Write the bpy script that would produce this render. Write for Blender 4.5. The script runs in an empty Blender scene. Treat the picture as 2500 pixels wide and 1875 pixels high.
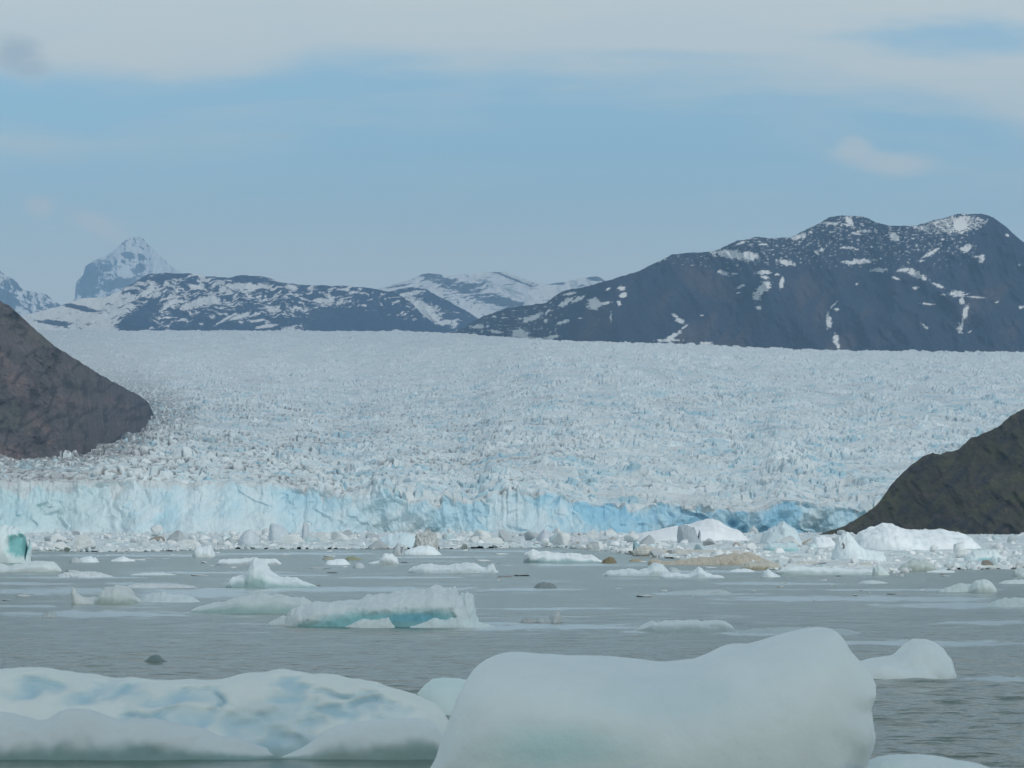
import bpy, math, random
import numpy as np

# ------------------------------------------------------------------ camera, sky, sun, exposure
F = 10180.0          # focal length in photo pixels (2500 wide): a 14 degree lens
HY = 1285.0          # photo row of the eye-level horizon
CZ = 8.0             # eye height over the water
SC = bpy.context.scene
cd = bpy.data.cameras.new('camera')
cam = bpy.data.objects.new('camera', cd)
SC.collection.objects.link(cam)
cam.location = (0, 0, CZ)
cam.rotation_euler = (math.radians(90), 0, 0)
cd.sensor_width = 36.0
cd.lens = 36.0 * F / 2500.0
cd.shift_y = (HY - 937.5) / 2500.0
cd.clip_start = 1.0
cd.clip_end = 90000.0
cd.dof.use_dof = True
cd.dof.focus_distance = 1500.0
cd.dof.aperture_fstop = 4.2
SC.camera = cam

SUN_EL, SUN_AZ = math.radians(48), math.radians(128)      # azimuth from +Y towards +X
w = bpy.data.worlds.new('World'); SC.world = w; w.use_nodes = True
nt = w.node_tree; nt.nodes.clear()
def N(t, ty, **kw):
    n = t.nodes.new(ty)
    for k, v in kw.items(): setattr(n, k, v)
    return n
def setin(n, **kw):
    for k, v in kw.items(): n.inputs[k.replace('_', ' ')].default_value = v
    return n
def M_(t, op, a, b=None, c=None, clamp=False):
    n = t.nodes.new('ShaderNodeMath'); n.operation = op; n.use_clamp = clamp
    for i, x in enumerate((a, b, c)):
        if x is None: continue
        if isinstance(x, (int, float)): n.inputs[i].default_value = x
        else: t.links.new(x, n.inputs[i])
    return n.outputs[0]
def sstep(t, x, lo, hi):                       # smooth 0..1 as x goes lo..hi
    n = t.nodes.new('ShaderNodeMapRange'); n.interpolation_type = 'SMOOTHSTEP'
    t.links.new(x, n.inputs['Value'])
    if lo < hi:
        n.inputs['From Min'].default_value = lo; n.inputs['From Max'].default_value = hi
    else:
        n.inputs['From Min'].default_value = hi; n.inputs['From Max'].default_value = lo
        n.inputs['To Min'].default_value = 1; n.inputs['To Max'].default_value = 0
    return n.outputs[0]
sky = N(nt, 'ShaderNodeTexSky', sky_type='NISHITA', sun_disc=False)
sky.sun_elevation = SUN_EL; sky.sun_rotation = SUN_AZ
sky.altitude = 0; sky.air_density = 1.0; sky.dust_density = 0.6; sky.ozone_density = 2.0
SKY_STR = 0.10
tc = N(nt, 'ShaderNodeTexCoord'); sep = N(nt, 'ShaderNodeSeparateXYZ')
nt.links.new(tc.outputs['Generated'], sep.inputs[0])
X, Y, Z = sep.outputs
fwd = M_(nt, 'MAXIMUM', Y, 0.05)
U = M_(nt, 'DIVIDE', X, fwd)                    # tangent of the bearing, cloud map coordinates
V = M_(nt, 'DIVIDE', Z, fwd)                    # tangent of the elevation
cmb = N(nt, 'ShaderNodeCombineXYZ'); nt.links.new(U, cmb.inputs[0]); nt.links.new(V, cmb.inputs[1])
def wnoise(scale, sx, sy, off=0, detail=5, rough=0.55):
    mp = N(nt, 'ShaderNodeMapping'); nt.links.new(cmb.outputs[0], mp.inputs[0])
    mp.inputs['Scale'].default_value = (sx, sy, 1); mp.inputs['Location'].default_value = (off, off * .7, 0)
    n = N(nt, 'ShaderNodeTexNoise'); nt.links.new(mp.outputs[0], n.inputs['Vector'])
    setin(n, Scale=scale, Detail=detail, Roughness=rough)
    return n.outputs['Fac']
def tu(px): return (px - 1250) / F
def tv(py): return (HY - py) / F
n_edge = wnoise(1.0, 14, 40, 3.1)
n_fine = wnoise(1.0, 60, 190, 7.7, 6, .6)
n_wisp = wnoise(1.0, 12, 75, 1.3, 6, .6)
ramp = N(nt, 'ShaderNodeValToRGB')
edge = [(0, 195), (250, 178), (430, 205), (600, 190), (760, 150), (1000, 152), (1250, 165), (1600, 180), (1850, 200), (2100, 228), (2300, 262), (2500, 325)]
els = ramp.color_ramp.elements
while len(els) > 1: els.remove(els[-1])
for i, (px, py) in enumerate(edge):
    e = els[0] if i == 0 else els.new(px / 2500)
    e.position = px / 2500; g = py / 500.0; e.color = (g, g, g, 1)
un = M_(nt, 'MULTIPLY_ADD', U, F / 2500.0, 0.5)
nt.links.new(un, ramp.inputs[0])
vpx = M_(nt, 'MULTIPLY_ADD', V, -F, HY)         # back to the elevation scale of the cloud map
rel = M_(nt, 'SUBTRACT', M_(nt, 'MULTIPLY', ramp.outputs[0], 500.0), vpx)
rel = M_(nt, 'ADD', rel, M_(nt, 'MULTIPLY_ADD', n_edge, 70.0, -35.0))
rel = M_(nt, 'ADD', rel, M_(nt, 'MULTIPLY_ADD', n_fine, 36.0, -18.0))
rel = M_(nt, 'ADD', rel, M_(nt, 'MULTIPLY_ADD', n_wisp, 90.0, -45.0))
band = sstep(nt, rel, -55, 62)
def blob(px, py, rx, ry, soft=.6, warp=.8, ang=0):
    du = M_(nt, 'MULTIPLY_ADD', U, F, 1250.0 - px); dv = M_(nt, 'SUBTRACT', vpx, py)
    ca, sa = math.cos(math.radians(ang)), math.sin(math.radians(ang))
    a = M_(nt, 'ADD', M_(nt, 'MULTIPLY', du, ca / rx), M_(nt, 'MULTIPLY', dv, sa / rx))
    b = M_(nt, 'ADD', M_(nt, 'MULTIPLY', du, -sa / ry), M_(nt, 'MULTIPLY', dv, ca / ry))
    d = M_(nt, 'SQRT', M_(nt, 'ADD', M_(nt, 'MULTIPLY', a, a), M_(nt, 'MULTIPLY', b, b)))
    d = M_(nt, 'ADD', d, M_(nt, 'MULTIPLY_ADD', n_fine, -warp * 2, warp))
    return sstep(nt, d, 1.0 + soft * .5, 1.0 - soft)
def over(a, b, k=1.0):                          # a + (1-a) * b*k
    return M_(nt, 'SUBTRACT', 1.0, M_(nt, 'MULTIPLY', M_(nt, 'SUBTRACT', 1.0, a), M_(nt, 'SUBTRACT', 1.0, M_(nt, 'MULTIPLY', b, k))))
gap = blob(2360, 95, 300, 55, .8, .9, 3)
gap2 = blob(1680, 135, 260, 14, .8, .9, 2)
mask = M_(nt, 'MULTIPLY', band, M_(nt, 'SUBTRACT', 1.0, M_(nt, 'MULTIPLY', gap, .8)))
mask = M_(nt, 'MULTIPLY', mask, M_(nt, 'SUBTRACT', 1.0, M_(nt, 'MULTIPLY', gap2, .35)))
mask = M_(nt, 'MULTIPLY', mask, M_(nt, 'MULTIPLY_ADD', n_wisp, 0.4, 0.68), clamp=True)
for b in ((2085, 360, 50, 34, .5, .5, 0), (2140, 392, 130, 28, .6, .5, 8), (2200, 400, 90, 30, .8, .8, 0)):
    mask = over(mask, blob(*b), .7)
mask = over(mask, blob(98, 505, 40, 28, .8, .4, 0), 1.0)
mask = over(mask, blob(245, 553, 90, 28, .8, .45, 25), 1.0)
mask = over(mask, blob(60, 350, 190, 45, .9, .9, 8), .38)
mask = over(mask, M_(nt, 'MULTIPLY', sstep(nt, n_wisp, .42, .72), sstep(nt, vpx, 740, 300)), .38)
mask = over(mask, sstep(nt, vpx, 330, 760), .95)
# above the frame the sheet of cloud breaks up and lets the sky through
skc = N(nt, 'ShaderNodeMix', data_type='RGBA', blend_type='MULTIPLY'); skc.inputs[0].default_value = 1
nt.links.new(sky.outputs[0], skc.inputs['A']); skc.inputs['B'].default_value = (1.16, 1.45, 1.50, 1)
cl = N(nt, 'ShaderNodeMix', data_type='RGBA', blend_type='MIX')
dark = over(blob(35, 130, 66, 50, .7, .9, 0), blob(75, 165, 56, 34, .8, .9, 0), .8)
cl.inputs['A'].default_value = (9.6, 9.7, 8.5, 1); cl.inputs['B'].default_value = (5.6, 6.4, 6.5, 1)
nt.links.new(M_(nt, 'MULTIPLY', dark, .9), cl.inputs['Factor'])
deck = N(nt, 'ShaderNodeMix', data_type='RGBA', blend_type='MULTIPLY')     # the cloud base is darker overhead than towards the horizon
nt.links.new(sstep(nt, Z, .13, .42), deck.inputs['Factor']); nt.links.new(cl.outputs['Result'], deck.inputs['A']); deck.inputs['B'].default_value = (.31, .37, .44, 1)
mixc = N(nt, 'ShaderNodeMix', data_type='RGBA', blend_type='MIX')
nt.links.new(over(mask, dark, .9), mixc.inputs['Factor'])
nt.links.new(skc.outputs['Result'], mixc.inputs['A']); nt.links.new(deck.outputs['Result'], mixc.inputs['B'])
bg = N(nt, 'ShaderNodeBackground'); bg.inputs[1].default_value = SKY_STR
nt.links.new(mixc.outputs['Result'], bg.inputs[0])
wo = N(nt, 'ShaderNodeOutputWorld'); nt.links.new(bg.outputs[0], wo.inputs[0])

sl = bpy.data.lights.new('sun', 'SUN'); sun = bpy.data.objects.new('sun', sl); SC.collection.objects.link(sun)
sl.energy = 1.55; sl.angle = math.radians(8); sl.color = (1.0, .97, .92)
sun.rotation_euler = (math.radians(90) - SUN_EL, 0, -SUN_AZ + math.pi)
SC.view_settings.view_transform = 'Standard'; SC.view_settings.look = 'None'
SC.view_settings.exposure = 0.14; SC.view_settings.gamma = 1.0
SC.cycles.use_denoising = True
SC.cycles.max_bounces = 6; SC.cycles.diffuse_bounces = 3; SC.cycles.glossy_bounces = 2
SC.cycles.transmission_bounces = 2; SC.cycles.volume_bounces = 0
SC.cycles.caustics_reflective = False; SC.cycles.caustics_refractive = False

# ------------------------------------------------------------------ numpy noise
U32 = np.uint32
def h32(a, b, c, seed):
    with np.errstate(over='ignore'):
        h = (a.astype(np.int64).astype(U32) * U32(374761393)) ^ (b.astype(np.int64).astype(U32) * U32(668265263)) \
            ^ (c.astype(np.int64).astype(U32) * U32(2246822519)) ^ U32((seed * 3266489917) & 0xffffffff)
        h ^= h >> U32(15); h *= U32(2246822519); h ^= h >> U32(13); h *= U32(3266489917); h ^= h >> U32(16)
    return h
def hf(a, b, c, seed): return h32(a, b, c, seed).astype(np.float32) / np.float32(4294967296.0)
def _f(t): return t * t * t * (t * (t * 6 - 15) + 10)
def perlin2(x, y, seed=0):
    x = np.asarray(x, np.float64); y = np.asarray(y, np.float64)
    xi = np.floor(x); yi = np.floor(y); fx = (x - xi).astype(np.float32); fy = (y - yi).astype(np.float32)
    z0 = np.zeros_like(xi); u = _f(fx); v = _f(fy)
    def g(i, j):
        a = hf(xi + i, yi + j, z0, seed) * np.float32(6.2831853)
        return np.cos(a) * (fx - i) + np.sin(a) * (fy - j)
    a = g(0, 0); b = g(1, 0); c = g(0, 1); d = g(1, 1)
    return ((a + (b - a) * u) * (1 - v) + (c + (d - c) * u) * v) * 1.5
def fbm2(x, y, seed=0, o=4, r=.5, l=2.03):
    s = 0; a = 1; t = 0
    for i in range(o):
        s = s + perlin2(x, y, seed + i * 17) * a; t += a; a *= r
        x = np.asarray(x) * l + 13.7; y = np.asarray(y) * l + 5.3
    return s / t
def ridged2(x, y, seed=0, o=4):
    s = 0; a = 1; t = 0
    for i in range(o):
        s = s + (1 - 2 * np.abs(perlin2(x, y, seed + i * 17))) * a; t += a; a *= .5; x = x * 2.03 + 3.1; y = y * 2.03 + 9.2
    return s / t
def perlin3(x, y, z, seed=0):
    xi = np.floor(x); yi = np.floor(y); zi = np.floor(z); fx = x - xi; fy = y - yi; fz = z - zi
    u, v, q = _f(fx), _f(fy), _f(fz)
    def g(i, j, k):
        h = h32(xi + i, yi + j, zi + k, seed)
        a = (h & U32(65535)) / 65536.0 * 2 * math.pi; c = (h >> U32(16)) / 32768.0 - 1
        s = np.sqrt(np.maximum(0, 1 - c * c))
        return np.cos(a) * s * (fx - i) + np.sin(a) * s * (fy - j) + c * (fz - k)
    L = lambda a, b, t: a + (b - a) * t
    return L(L(L(g(0,0,0), g(1,0,0), u), L(g(0,1,0), g(1,1,0), u), v), L(L(g(0,0,1), g(1,0,1), u), L(g(0,1,1), g(1,1,1), u), v), q) * 1.5
def fbm3(x, y, z, seed=0, o=4, r=.5):
    s = 0; a = 1; t = 0
    for i in range(o):
        s = s + perlin3(x, y, z, seed + i * 31) * a; t += a; a *= r; x = x * 2.03 + 1.7; y = y * 2.03 + 3.3; z = z * 2.03 + 7.1
    return s / t
def worley2(x, y, seed=0, jit=.9):
    """nearest cell: F1, F2, random value of the cell, offset to its point"""
    xi = np.floor(x); yi = np.floor(y); z0 = np.zeros_like(xi)
    f1 = np.full(x.shape, 9., np.float32); f2 = f1.copy(); cx = np.zeros_like(f1); ox = np.zeros_like(f1); oy = np.zeros_like(f1)
    for i in (-1, 0, 1):
        for j in (-1, 0, 1):
            a = xi + i; b = yi + j; h = h32(a, b, z0, seed)
            px = (a + .5 + ((h & U32(65535)) / np.float32(65536) - .5) * jit - x).astype(np.float32)
            py = (b + .5 + ((h >> U32(16)) / np.float32(65536) - .5) * jit - y).astype(np.float32)
            d = px * px + py * py; m = d < f1
            f2 = np.where(m, f1, np.minimum(f2, d)); f1 = np.where(m, d, f1)
            cx = np.where(m, (h % U32(997)).astype(np.float32) / 997, cx); ox = np.where(m, px, ox); oy = np.where(m, py, oy)
    return np.sqrt(f1), np.sqrt(f2), cx, ox, oy
def sm(x, lo, hi):
    t = np.clip((x - lo) / (hi - lo), 0, 1); return t * t * (3 - 2 * t)
def mixc3(a, b, m): return a + (np.asarray(b, np.float32) - a) * m[..., None]
def tab(t): 
    xs, ys = zip(*t); return lambda x: np.interp(x, xs, ys)
def stab(t, wd=12):                            # interpolated table with rounded corners
    f = tab(t); return lambda x: (f(x) * 2 + f(x - wd) + f(x + wd) + f(x - wd * .5) + f(x + wd * .5)) / 6

# ------------------------------------------------------------------ mesh helpers
def grid_mesh(name, P, C=None, smooth=True, wrap=False):
    h, wd = P.shape[:2]
    me = bpy.data.meshes.new(name)
    me.vertices.add(h * wd); me.vertices.foreach_set('co', P.reshape(-1).astype(np.float32))
    i = np.arange(h * wd, dtype=np.int32).reshape(h, wd)
    q = np.stack([i[:-1, :-1], i[:-1, 1:], i[1:, 1:], i[1:, :-1]], -1).reshape(-1, 4)
    me.loops.add(q.size); me.loops.foreach_set('vertex_index', q.reshape(-1))
    me.polygons.add(len(q)); me.polygons.foreach_set('loop_start', np.arange(0, q.size, 4, dtype=np.int32))
    me.polygons.foreach_set('use_smooth', np.full(len(q), smooth, bool))
    me.update(calc_edges=True)
    if C is not None: set_col(me, C)
    return me
def set_col(me, C, name='Col'):
    C = np.asarray(C, np.float32).reshape(-1, C.shape[-1])
    if C.shape[1] == 3: C = np.concatenate([C, np.ones((len(C), 1), np.float32)], 1)
    at = me.color_attributes.new(name, 'FLOAT_COLOR', 'POINT'); at.data.foreach_set('color', C.reshape(-1))
def link(name, me, mat=None, parent=None, loc=None):
    o = bpy.data.objects.new(name, me); SC.collection.objects.link(o)
    if mat is not None and me is not None and not me.materials: me.materials.append(mat)
    if parent: o.parent = parent
    if loc is not None: o.location = loc
    return o
def tag(o, label=None, cat=None, group=None, kind=None):
    if label: o['label'] = label
    if cat: o['category'] = cat
    if group: o['group'] = group
    if kind: o['kind'] = kind
    return o
def world_pt(px, py, d): return np.stack([(px - 1250) / F * d, d + 0 * px, CZ - (py - HY) / F * d], -1)
def dist_of(py): return CZ * F / (py - HY)     # distance of the water seen at row py

# ------------------------------------------------------------------ materials
def attr_mat(name, rough=.6, spec=.3, bumps=(), var=(), sss=0.0, sss_scale=.3):
    m = bpy.data.materials.new(name); m.use_nodes = True; t = m.node_tree
    b = t.nodes['Principled BSDF']; b.inputs['Roughness'].default_value = rough; b.inputs['Specular IOR Level'].default_value = spec
    a = N(t, 'ShaderNodeAttribute', attribute_name='Col'); col = a.outputs['Color']
    geo = N(t, 'ShaderNodeNewGeometry')
    for sc, lo, hi, st in var:                 # brightness variation of the material itself
        n = N(t, 'ShaderNodeTexNoise'); setin(n, Scale=sc, Detail=5, Roughness=.6)
        mp = N(t, 'ShaderNodeMapping'); mp.inputs['Scale'].default_value = st
        t.links.new(geo.outputs['Position'], mp.inputs[0]); t.links.new(mp.outputs[0], n.inputs['Vector'])
        r = N(t, 'ShaderNodeMapRange'); t.links.new(n.outputs['Fac'], r.inputs['Value'])
        r.inputs['From Min'].default_value = .3; r.inputs['From Max'].default_value = .7
        r.inputs['To Min'].default_value = lo; r.inputs['To Max'].default_value = hi
        mx = N(t, 'ShaderNodeMix', data_type='RGBA', blend_type='MULTIPLY'); mx.inputs[0].default_value = 1
        t.links.new(col, mx.inputs['A']); t.links.new(r.outputs[0], mx.inputs['B']); col = mx.outputs['Result']
    t.links.new(col, b.inputs['Base Color'])
    nrm = None
    for sc, dist, st in bumps:
        n = N(t, 'ShaderNodeTexNoise'); setin(n, Scale=sc, Detail=6, Roughness=.6)
        t.links.new(geo.outputs['Position'], n.inputs['Vector'])
        bp = N(t, 'ShaderNodeBump'); bp.inputs['Strength'].default_value = st; bp.inputs['Distance'].default_value = dist
        t.links.new(n.outputs['Fac'], bp.inputs['Height'])
        if nrm: t.links.new(nrm, bp.inputs['Normal'])
        nrm = bp.outputs[0]
    if nrm: t.links.new(nrm, b.inputs['Normal'])
    if sss:
        b.inputs['Subsurface Weight'].default_value = sss
        b.inputs['Subsurface Scale'].default_value = sss_scale
        b.inputs['Subsurface Radius'].default_value = (.25, .7, 1.0)
    return m
MAT_ROCK = attr_mat('mountain_rock', .9, .15, bumps=((.012, 60, .6), (.05, 16, .6)), var=((.004, .92, 1.08, (1, 1, 1)),))
MAT_HILL = attr_mat('hill_rock', .9, .15, bumps=((.05, 8, .7), (.25, 2.0, .7)), var=((.02, .72, 1.3, (1, 1, 1)), (.12, .8, 1.25, (1, 1, 1))))
MAT_GLAC = attr_mat('glacier_ice', .7, .2, bumps=((.35, 1.2, .5),), var=((.02, .94, 1.05, (1, 1, 1)),))
MAT_FACE = attr_mat('calving_ice', .6, .25, bumps=((.3, 1.0, .45),), var=((.05, .93, 1.06, (1, 1, .3)),))
MAT_ICE_NEAR = attr_mat('smooth_old_ice', .45, .35, bumps=((1.3, .13, .5), (6.0, .02, .4)), var=((.8, .97, 1.02, (1, 1, 1)),))
MAT_ICE = attr_mat('floating_ice', .55, .3, bumps=((.7, .35, .5), (3.5, .06, .5)), var=((.5, .93, 1.05, (1, 1, 1)),))
MAT_PACK = attr_mat('packed_ice', .65, .25, bumps=((.5, .7, .5),), var=((.12, .92, 1.06, (1, 1, 1)),))

# ------------------------------------------------------------------ glacier
g_front = stab([(-1500, 1150), (0, 1160), (200, 1168), (400, 1176), (600, 1186), (760, 1200), (850, 1222), (930, 1205), (1020, 1202), (1150, 1228), (1220, 1205), (1330, 1206), (1450, 1222), (1560, 1228), (1700, 1238), (1850, 1240), (1900, 1218), (1960, 1225), (2050, 1240), (2150, 1236), (3500, 1236)])
g_hor = stab([(-2000, 803), (70, 808), (1000, 810), (1115, 816), (1350, 833), (1700, 844), (2000, 858), (2500, 862), (4000, 868)], 60)
g_dmax = stab([(-3000, 21000), (-2000, 21000), (1000, 21000), (1130, 19000), (1350, 15500), (5000, 15300)], 160)
D0 = 4500.0
def front_d(px):
    x = (px - 1250) / F * D0
    return D0 + fbm2(x / 160, x * 0, 5, 3) * 26 + fbm2(x / 28, x * 0, 8, 2) * 5
def surf_py(px, d):
    s = (d - D0) / (g_dmax(px) - D0)
    return g_hor(px) + (g_front(px) - g_hor(px)) * np.where(s < 1, np.abs(1 - s) ** 1.55, .35 * (s - 1))
WHITE = np.array([.72, .765, .775], np.float32)
def seracs(x, y, px):
    """height and colour of the broken ice at world x, y"""
    wx = x + fbm2(x / 30, y / 30, 3, 2) * 9; wy = y + fbm2(x / 30, y / 30, 4, 2) * 9
    big = fbm2(x / 260, y / 330, 11, 3)
    band = fbm2(x / 420, y / 120, 12, 3)
    flow = fbm2(x / 75 + fbm2(y / 900, x / 600, 22, 2) * 3, y / 1400, 23, 3)
    rough = .18 + .95 * sm(fbm2(x / 120, y / 130, 21, 3) + flow * .5, -.35, .45)
    f1, f2, c, ox, oy = worley2(wx / 13., wy / 21., 31)
    g1, g2, c2, px_, py_ = worley2(wx / 38., wy / 60., 47)
    gap = sm(f2 - f1, .02, .26)
    h = rough * ((c - .4) * 6.0 + (ox * (c * 7 % 1 - .5) + oy * (c * 13 % 1 - .25)) * 8) * gap - (1 - gap) * 3.2 * rough
    h += (c2 - .5) * 13 * rough * sm(g2 - g1, 0, .3) * 1.2 + fbm2(x / 80, y / 55, 13, 3) * 15 * rough + big * 9 + band * 8
    h += fbm2(x / 4.5, y / 9, 61, 2) * .8
    dirtn = fbm2(x / 170, y / 240, 71, 3); fine = fbm2(x / 7, y / 60, 72, 2)
    left = sm(px, 900, 300) * .22
    dirt = sm(dirtn + fine * .9 + left * 1.2 + .16 * sm(px, 1500, 1200), .16, .5) * (1 - gap) * .9 + sm(dirtn + left, .3, .8) * .10  # debris streaks plus painted darkness down in the crevasse gaps
    moraine = 0
    bluen = fbm2(x / 140, y / 120, 81, 3)
    blue = sm(bluen + .25 * (c - .5), .12, .5) * (.35 + .65 * (c > .55)) * .75 + (1 - gap) * .55 * sm(c2, .2, .8)
    C = np.broadcast_to(WHITE, x.shape + (3,)).copy()
    C *= (1 - .10 * np.abs(fbm2(x / 15, y / 25, 91, 2)))[..., None]
    C *= (1 + .17 * flow + .14 * fbm2(x / 240, y / 110, 24, 3))[..., None]
    C = mixc3(C, (.50, .66, .72), sm(fbm2(x / 210, y / 150, 25, 3) - .12 * np.abs((px - 1350) / 900) , .0, .4) * .45)
    C = mixc3(C, (.34, .56, .66), np.clip(blue, 0, .85))
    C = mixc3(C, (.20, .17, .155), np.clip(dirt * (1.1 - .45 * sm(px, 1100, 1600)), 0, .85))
    return h, C
# hill outlines are needed for the moraine dirt beside them
hill_top = tab([(-900, 250), (-300, 560), (0, 733), (30, 752), (60, 780), (95, 812), (130, 842), (190, 880), (240, 912), (300, 945), (345, 968), (364, 985), (372, 1003), (375, 1012)])
hill_base = tab([(-900, 1118), (0, 1118), (150, 1118), (200, 1111), (270, 1090), (340, 1060), (366, 1032), (375, 1013)])
def build_glacier():
    pxs = np.concatenate([np.arange(-700, -60, 12.), np.arange(-60, 2560, 2.1), np.arange(2560, 3300, 12.)])
    n = 2250
    s = np.linspace(0, 1, n)[:, None]
    px = np.broadcast_to(pxs[None], (n, len(pxs)))
    fd = front_d(pxs)[None]; dm = (g_dmax(pxs) * 1.07)[None]
    d = D0 * (23500 / D0) ** s + (fd - D0) * (1 - sm(s, 0, .12))
    py = surf_py(px, np.maximum(d - (fd - D0) * (1 - sm(s, 0, .12)), D0))
    P = world_pt(px, py, d)
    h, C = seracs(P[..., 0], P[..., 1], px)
    far = 1 - .35 * sm(d, 11000, 17000)
    h = h * far
    # dark medial dirt close round the left hill
    dd = np.hypot(np.maximum(px - 375, 0) * .5 + np.maximum(hill_top(np.minimum(px, 375)) - py, 0) * .4, np.maximum(py - hill_base(np.minimum(px, 375)), 0))
    mor = sm(dd + 25 * fbm2(P[..., 0] / 40, P[..., 1] / 60, 101, 3), 75, 4) * (px < 520)
    C = mixc3(C, (.19, .175, .165), mor * .75 * (fbm2(P[..., 0] / 9, P[..., 1] / 22, 102, 2) > -.12))
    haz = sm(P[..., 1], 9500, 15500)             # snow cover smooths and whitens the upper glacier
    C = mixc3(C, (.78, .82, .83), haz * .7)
    P[..., 2] += h
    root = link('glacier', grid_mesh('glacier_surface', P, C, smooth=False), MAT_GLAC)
    tag(root, 'broad crevassed white glacier filling the valley between the dark hills', 'glacier', kind='structure')
    # the calving face: vertical fluted ice from the lip down to the water
    top = P[0]; m = 130
    t = np.linspace(0, 1, m)[:, None]
    zt = top[None, :, 2]; z = zt * (1 - t) + (-1.0) * t
    pxg = np.broadcast_to(pxs[None], (m, len(pxs))); x0 = top[None, :, 0] + 0 * t
    lean = sm(fbm2(x0 / 220, 0 * x0, 201, 2), -.3, .5)           # slumped stretches lean back, scree at their foot
    lean = np.clip(lean * .8 + .7 * sm(pxg, 700, 100) - .8 * sm(pxg, 1500, 1900), 0.03, 1.2)
    k1, k2, kc, kx, ky = worley2(x0 / 34 + fbm2(z / 20, x0 / 30, 221, 2), z / 52. + x0 / 90, 222)
    fl = (kx * (kc - .5) * 20 + ky * (kc * 5 % 1 - .3) * 18) * sm(k2 - k1, 0, .4) + fbm2((x0 - z) / 34, z / 50, 223, 3) * 9 + ridged2(x0 / 16, z / 30, 202, 4) * 1.6 + fbm2(x0 / 6.5, z / 12, 203, 4, .6) * 2.0 + fbm2(x0 / 60, z / 40, 204, 3) * 7
    f1, f2, c, ox, oy = worley2(x0 / 13 + z / 70, z / 19., 205)
    fl = fl + (c - .5) * 2.0 * sm(f2 - f1, 0, .4)
    y = top[None, :, 1] - lean * 75 * t ** 1.3 - fl * sm(t, 0, .12)
    bump = fbm2(x0 / 12, z / 9, 206, 3)
    Pf = np.stack([x0 + fbm2(z / 8, x0 / 9, 207, 2) * 1.5 * sm(t, 0, .1), y, z], -1)
    right = sm(pxg, 1000, 1750); right = right * (1 - .35 * sm(pxg, 1960, 2080))
    mid = sm(pxg, 350, 700)
    n1 = fbm2(x0 / 45, z / 55, 211, 3); n2 = fbm2((x0 - z * .9) / 26, z / 40, 212, 3)
    b = .22 + .18 * mid + .42 * right + n1 * .75 - .3 * sm(lean, .4, 1) * sm(t, .45, .9) + .25 * (c - .5) + .5 * (kc - .5)
    b = b * .85 - sm(n2, .05, .5) * .35 * (1 - .5 * right)
    b = np.clip(b * sm(t, -.02, .10), 0, 1)
    Cf = np.broadcast_to(np.array([.66, .765, .80], np.float32), x0.shape + (3,)).copy()
    Cf = mixc3(Cf, (.40, .66, .78), b)
    Cf = mixc3(Cf, (.24, .52, .72), np.clip(b - .25, 0, 1) * right * .9)
    Cf = mixc3(Cf, (.50, .68, .70), sm(pxg, 420, 60) * .5 * (1 - sm(t, .8, 1)))
    Cf = mixc3(Cf, (.26, .50, .66), sm(ridged2(x0 / 17, z / 60, 213, 2), .62, .85) * .45 * right)
    # the broken surface ice spills a little way over the lip
    lip = sm(fbm2(x0 / 18, z / 16, 216, 3) + .55 * sm(pxg, 480, 150) + .5 * np.abs(fbm2(x0 / 45, x0 * 0, 217, 3)) * 3 - t * 4.0 + .1, -.1, .3)
    Cf = mixc3(Cf, (.62, .66, .67), lip * .85)
    dl = sm(fbm2(x0 / 14, x0 * 0, 214, 3) - t * 2.2, -.12, .3) * (fbm2(x0 / 4, z / 14, 215, 2) > -.1)
    Cf = mixc3(Cf, (.38, .33, .31), dl * .55)
    f = link('calving_front', grid_mesh('calving_front', Pf, Cf, smooth=False), MAT_FACE, parent=root)
    f['label'] = 'blue vertical ice cliff where the glacier meets the water'
    return root
build_glacier()

# ------------------------------------------------------------------ mountains and hills
def sheet(name, label, cat, top, base, dbase, run, colf, mat, px0, px1, step=2.2, rows=150, relief=(200, 420, 800), jag=(2.5, 30), seed=1, backrun=1.0, kind='structure', smooth=True, tpow=1.0):
    pxs = np.arange(px0, px1 + step, step)
    T = top(pxs); B = base(pxs); T = T + (fbm2(pxs / jag[1], pxs * 0, seed, 5, .6) * jag[0] if jag else 0)
    T = np.minimum(T, B)
    db = dbase(pxs)
    H = (B - T) / F * db                        # real height in metres
    t = np.linspace(0, 1, rows)[:, None]
    py = B[None] + (T - B)[None] * t
    d = db[None] + run * H[None] * t ** tpow
    px = np.broadcast_to(pxs[None], py.shape)
    x = (px - 1250) / F * d; z = CZ - (py - HY) / F * d
    A, sx, sz = relief
    rel = (ridged2(x / sx + z / sz * .4, z / sz, seed + 1, 5) - .2) * A + fbm2(x / (sx * .3), z / (sz * .3), seed + 9, 5, .6) * A * .45
    rel = rel * sm(H[None], 0, A * 1.5) 
    d2 = d - rel
    P = world_pt(px, py, d2)
    C = colf(px, py, x, z, t, seed)
    # far side of the ridge, down behind it
    k = 14; tb = (np.arange(1, k + 1) / k)[:, None]
    pb = P[-1][None]; zb = pb[..., 2] - (H[None] + 20) * tb; yb = pb[..., 1] + (H[None] * backrun + 50) * tb ** .8
    Pb = np.stack([pb[..., 0] * yb / pb[..., 1], yb, zb], -1)
    P = np.concatenate([P, Pb], 0); C = np.concatenate([C, np.repeat(C[-1:], k, 0)], 0)
    o = link(name, grid_mesh(name, P, C, smooth), mat)
    tag(o, label, cat, kind=kind)
    return o
SNOW = (.93, .92, .90)
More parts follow.
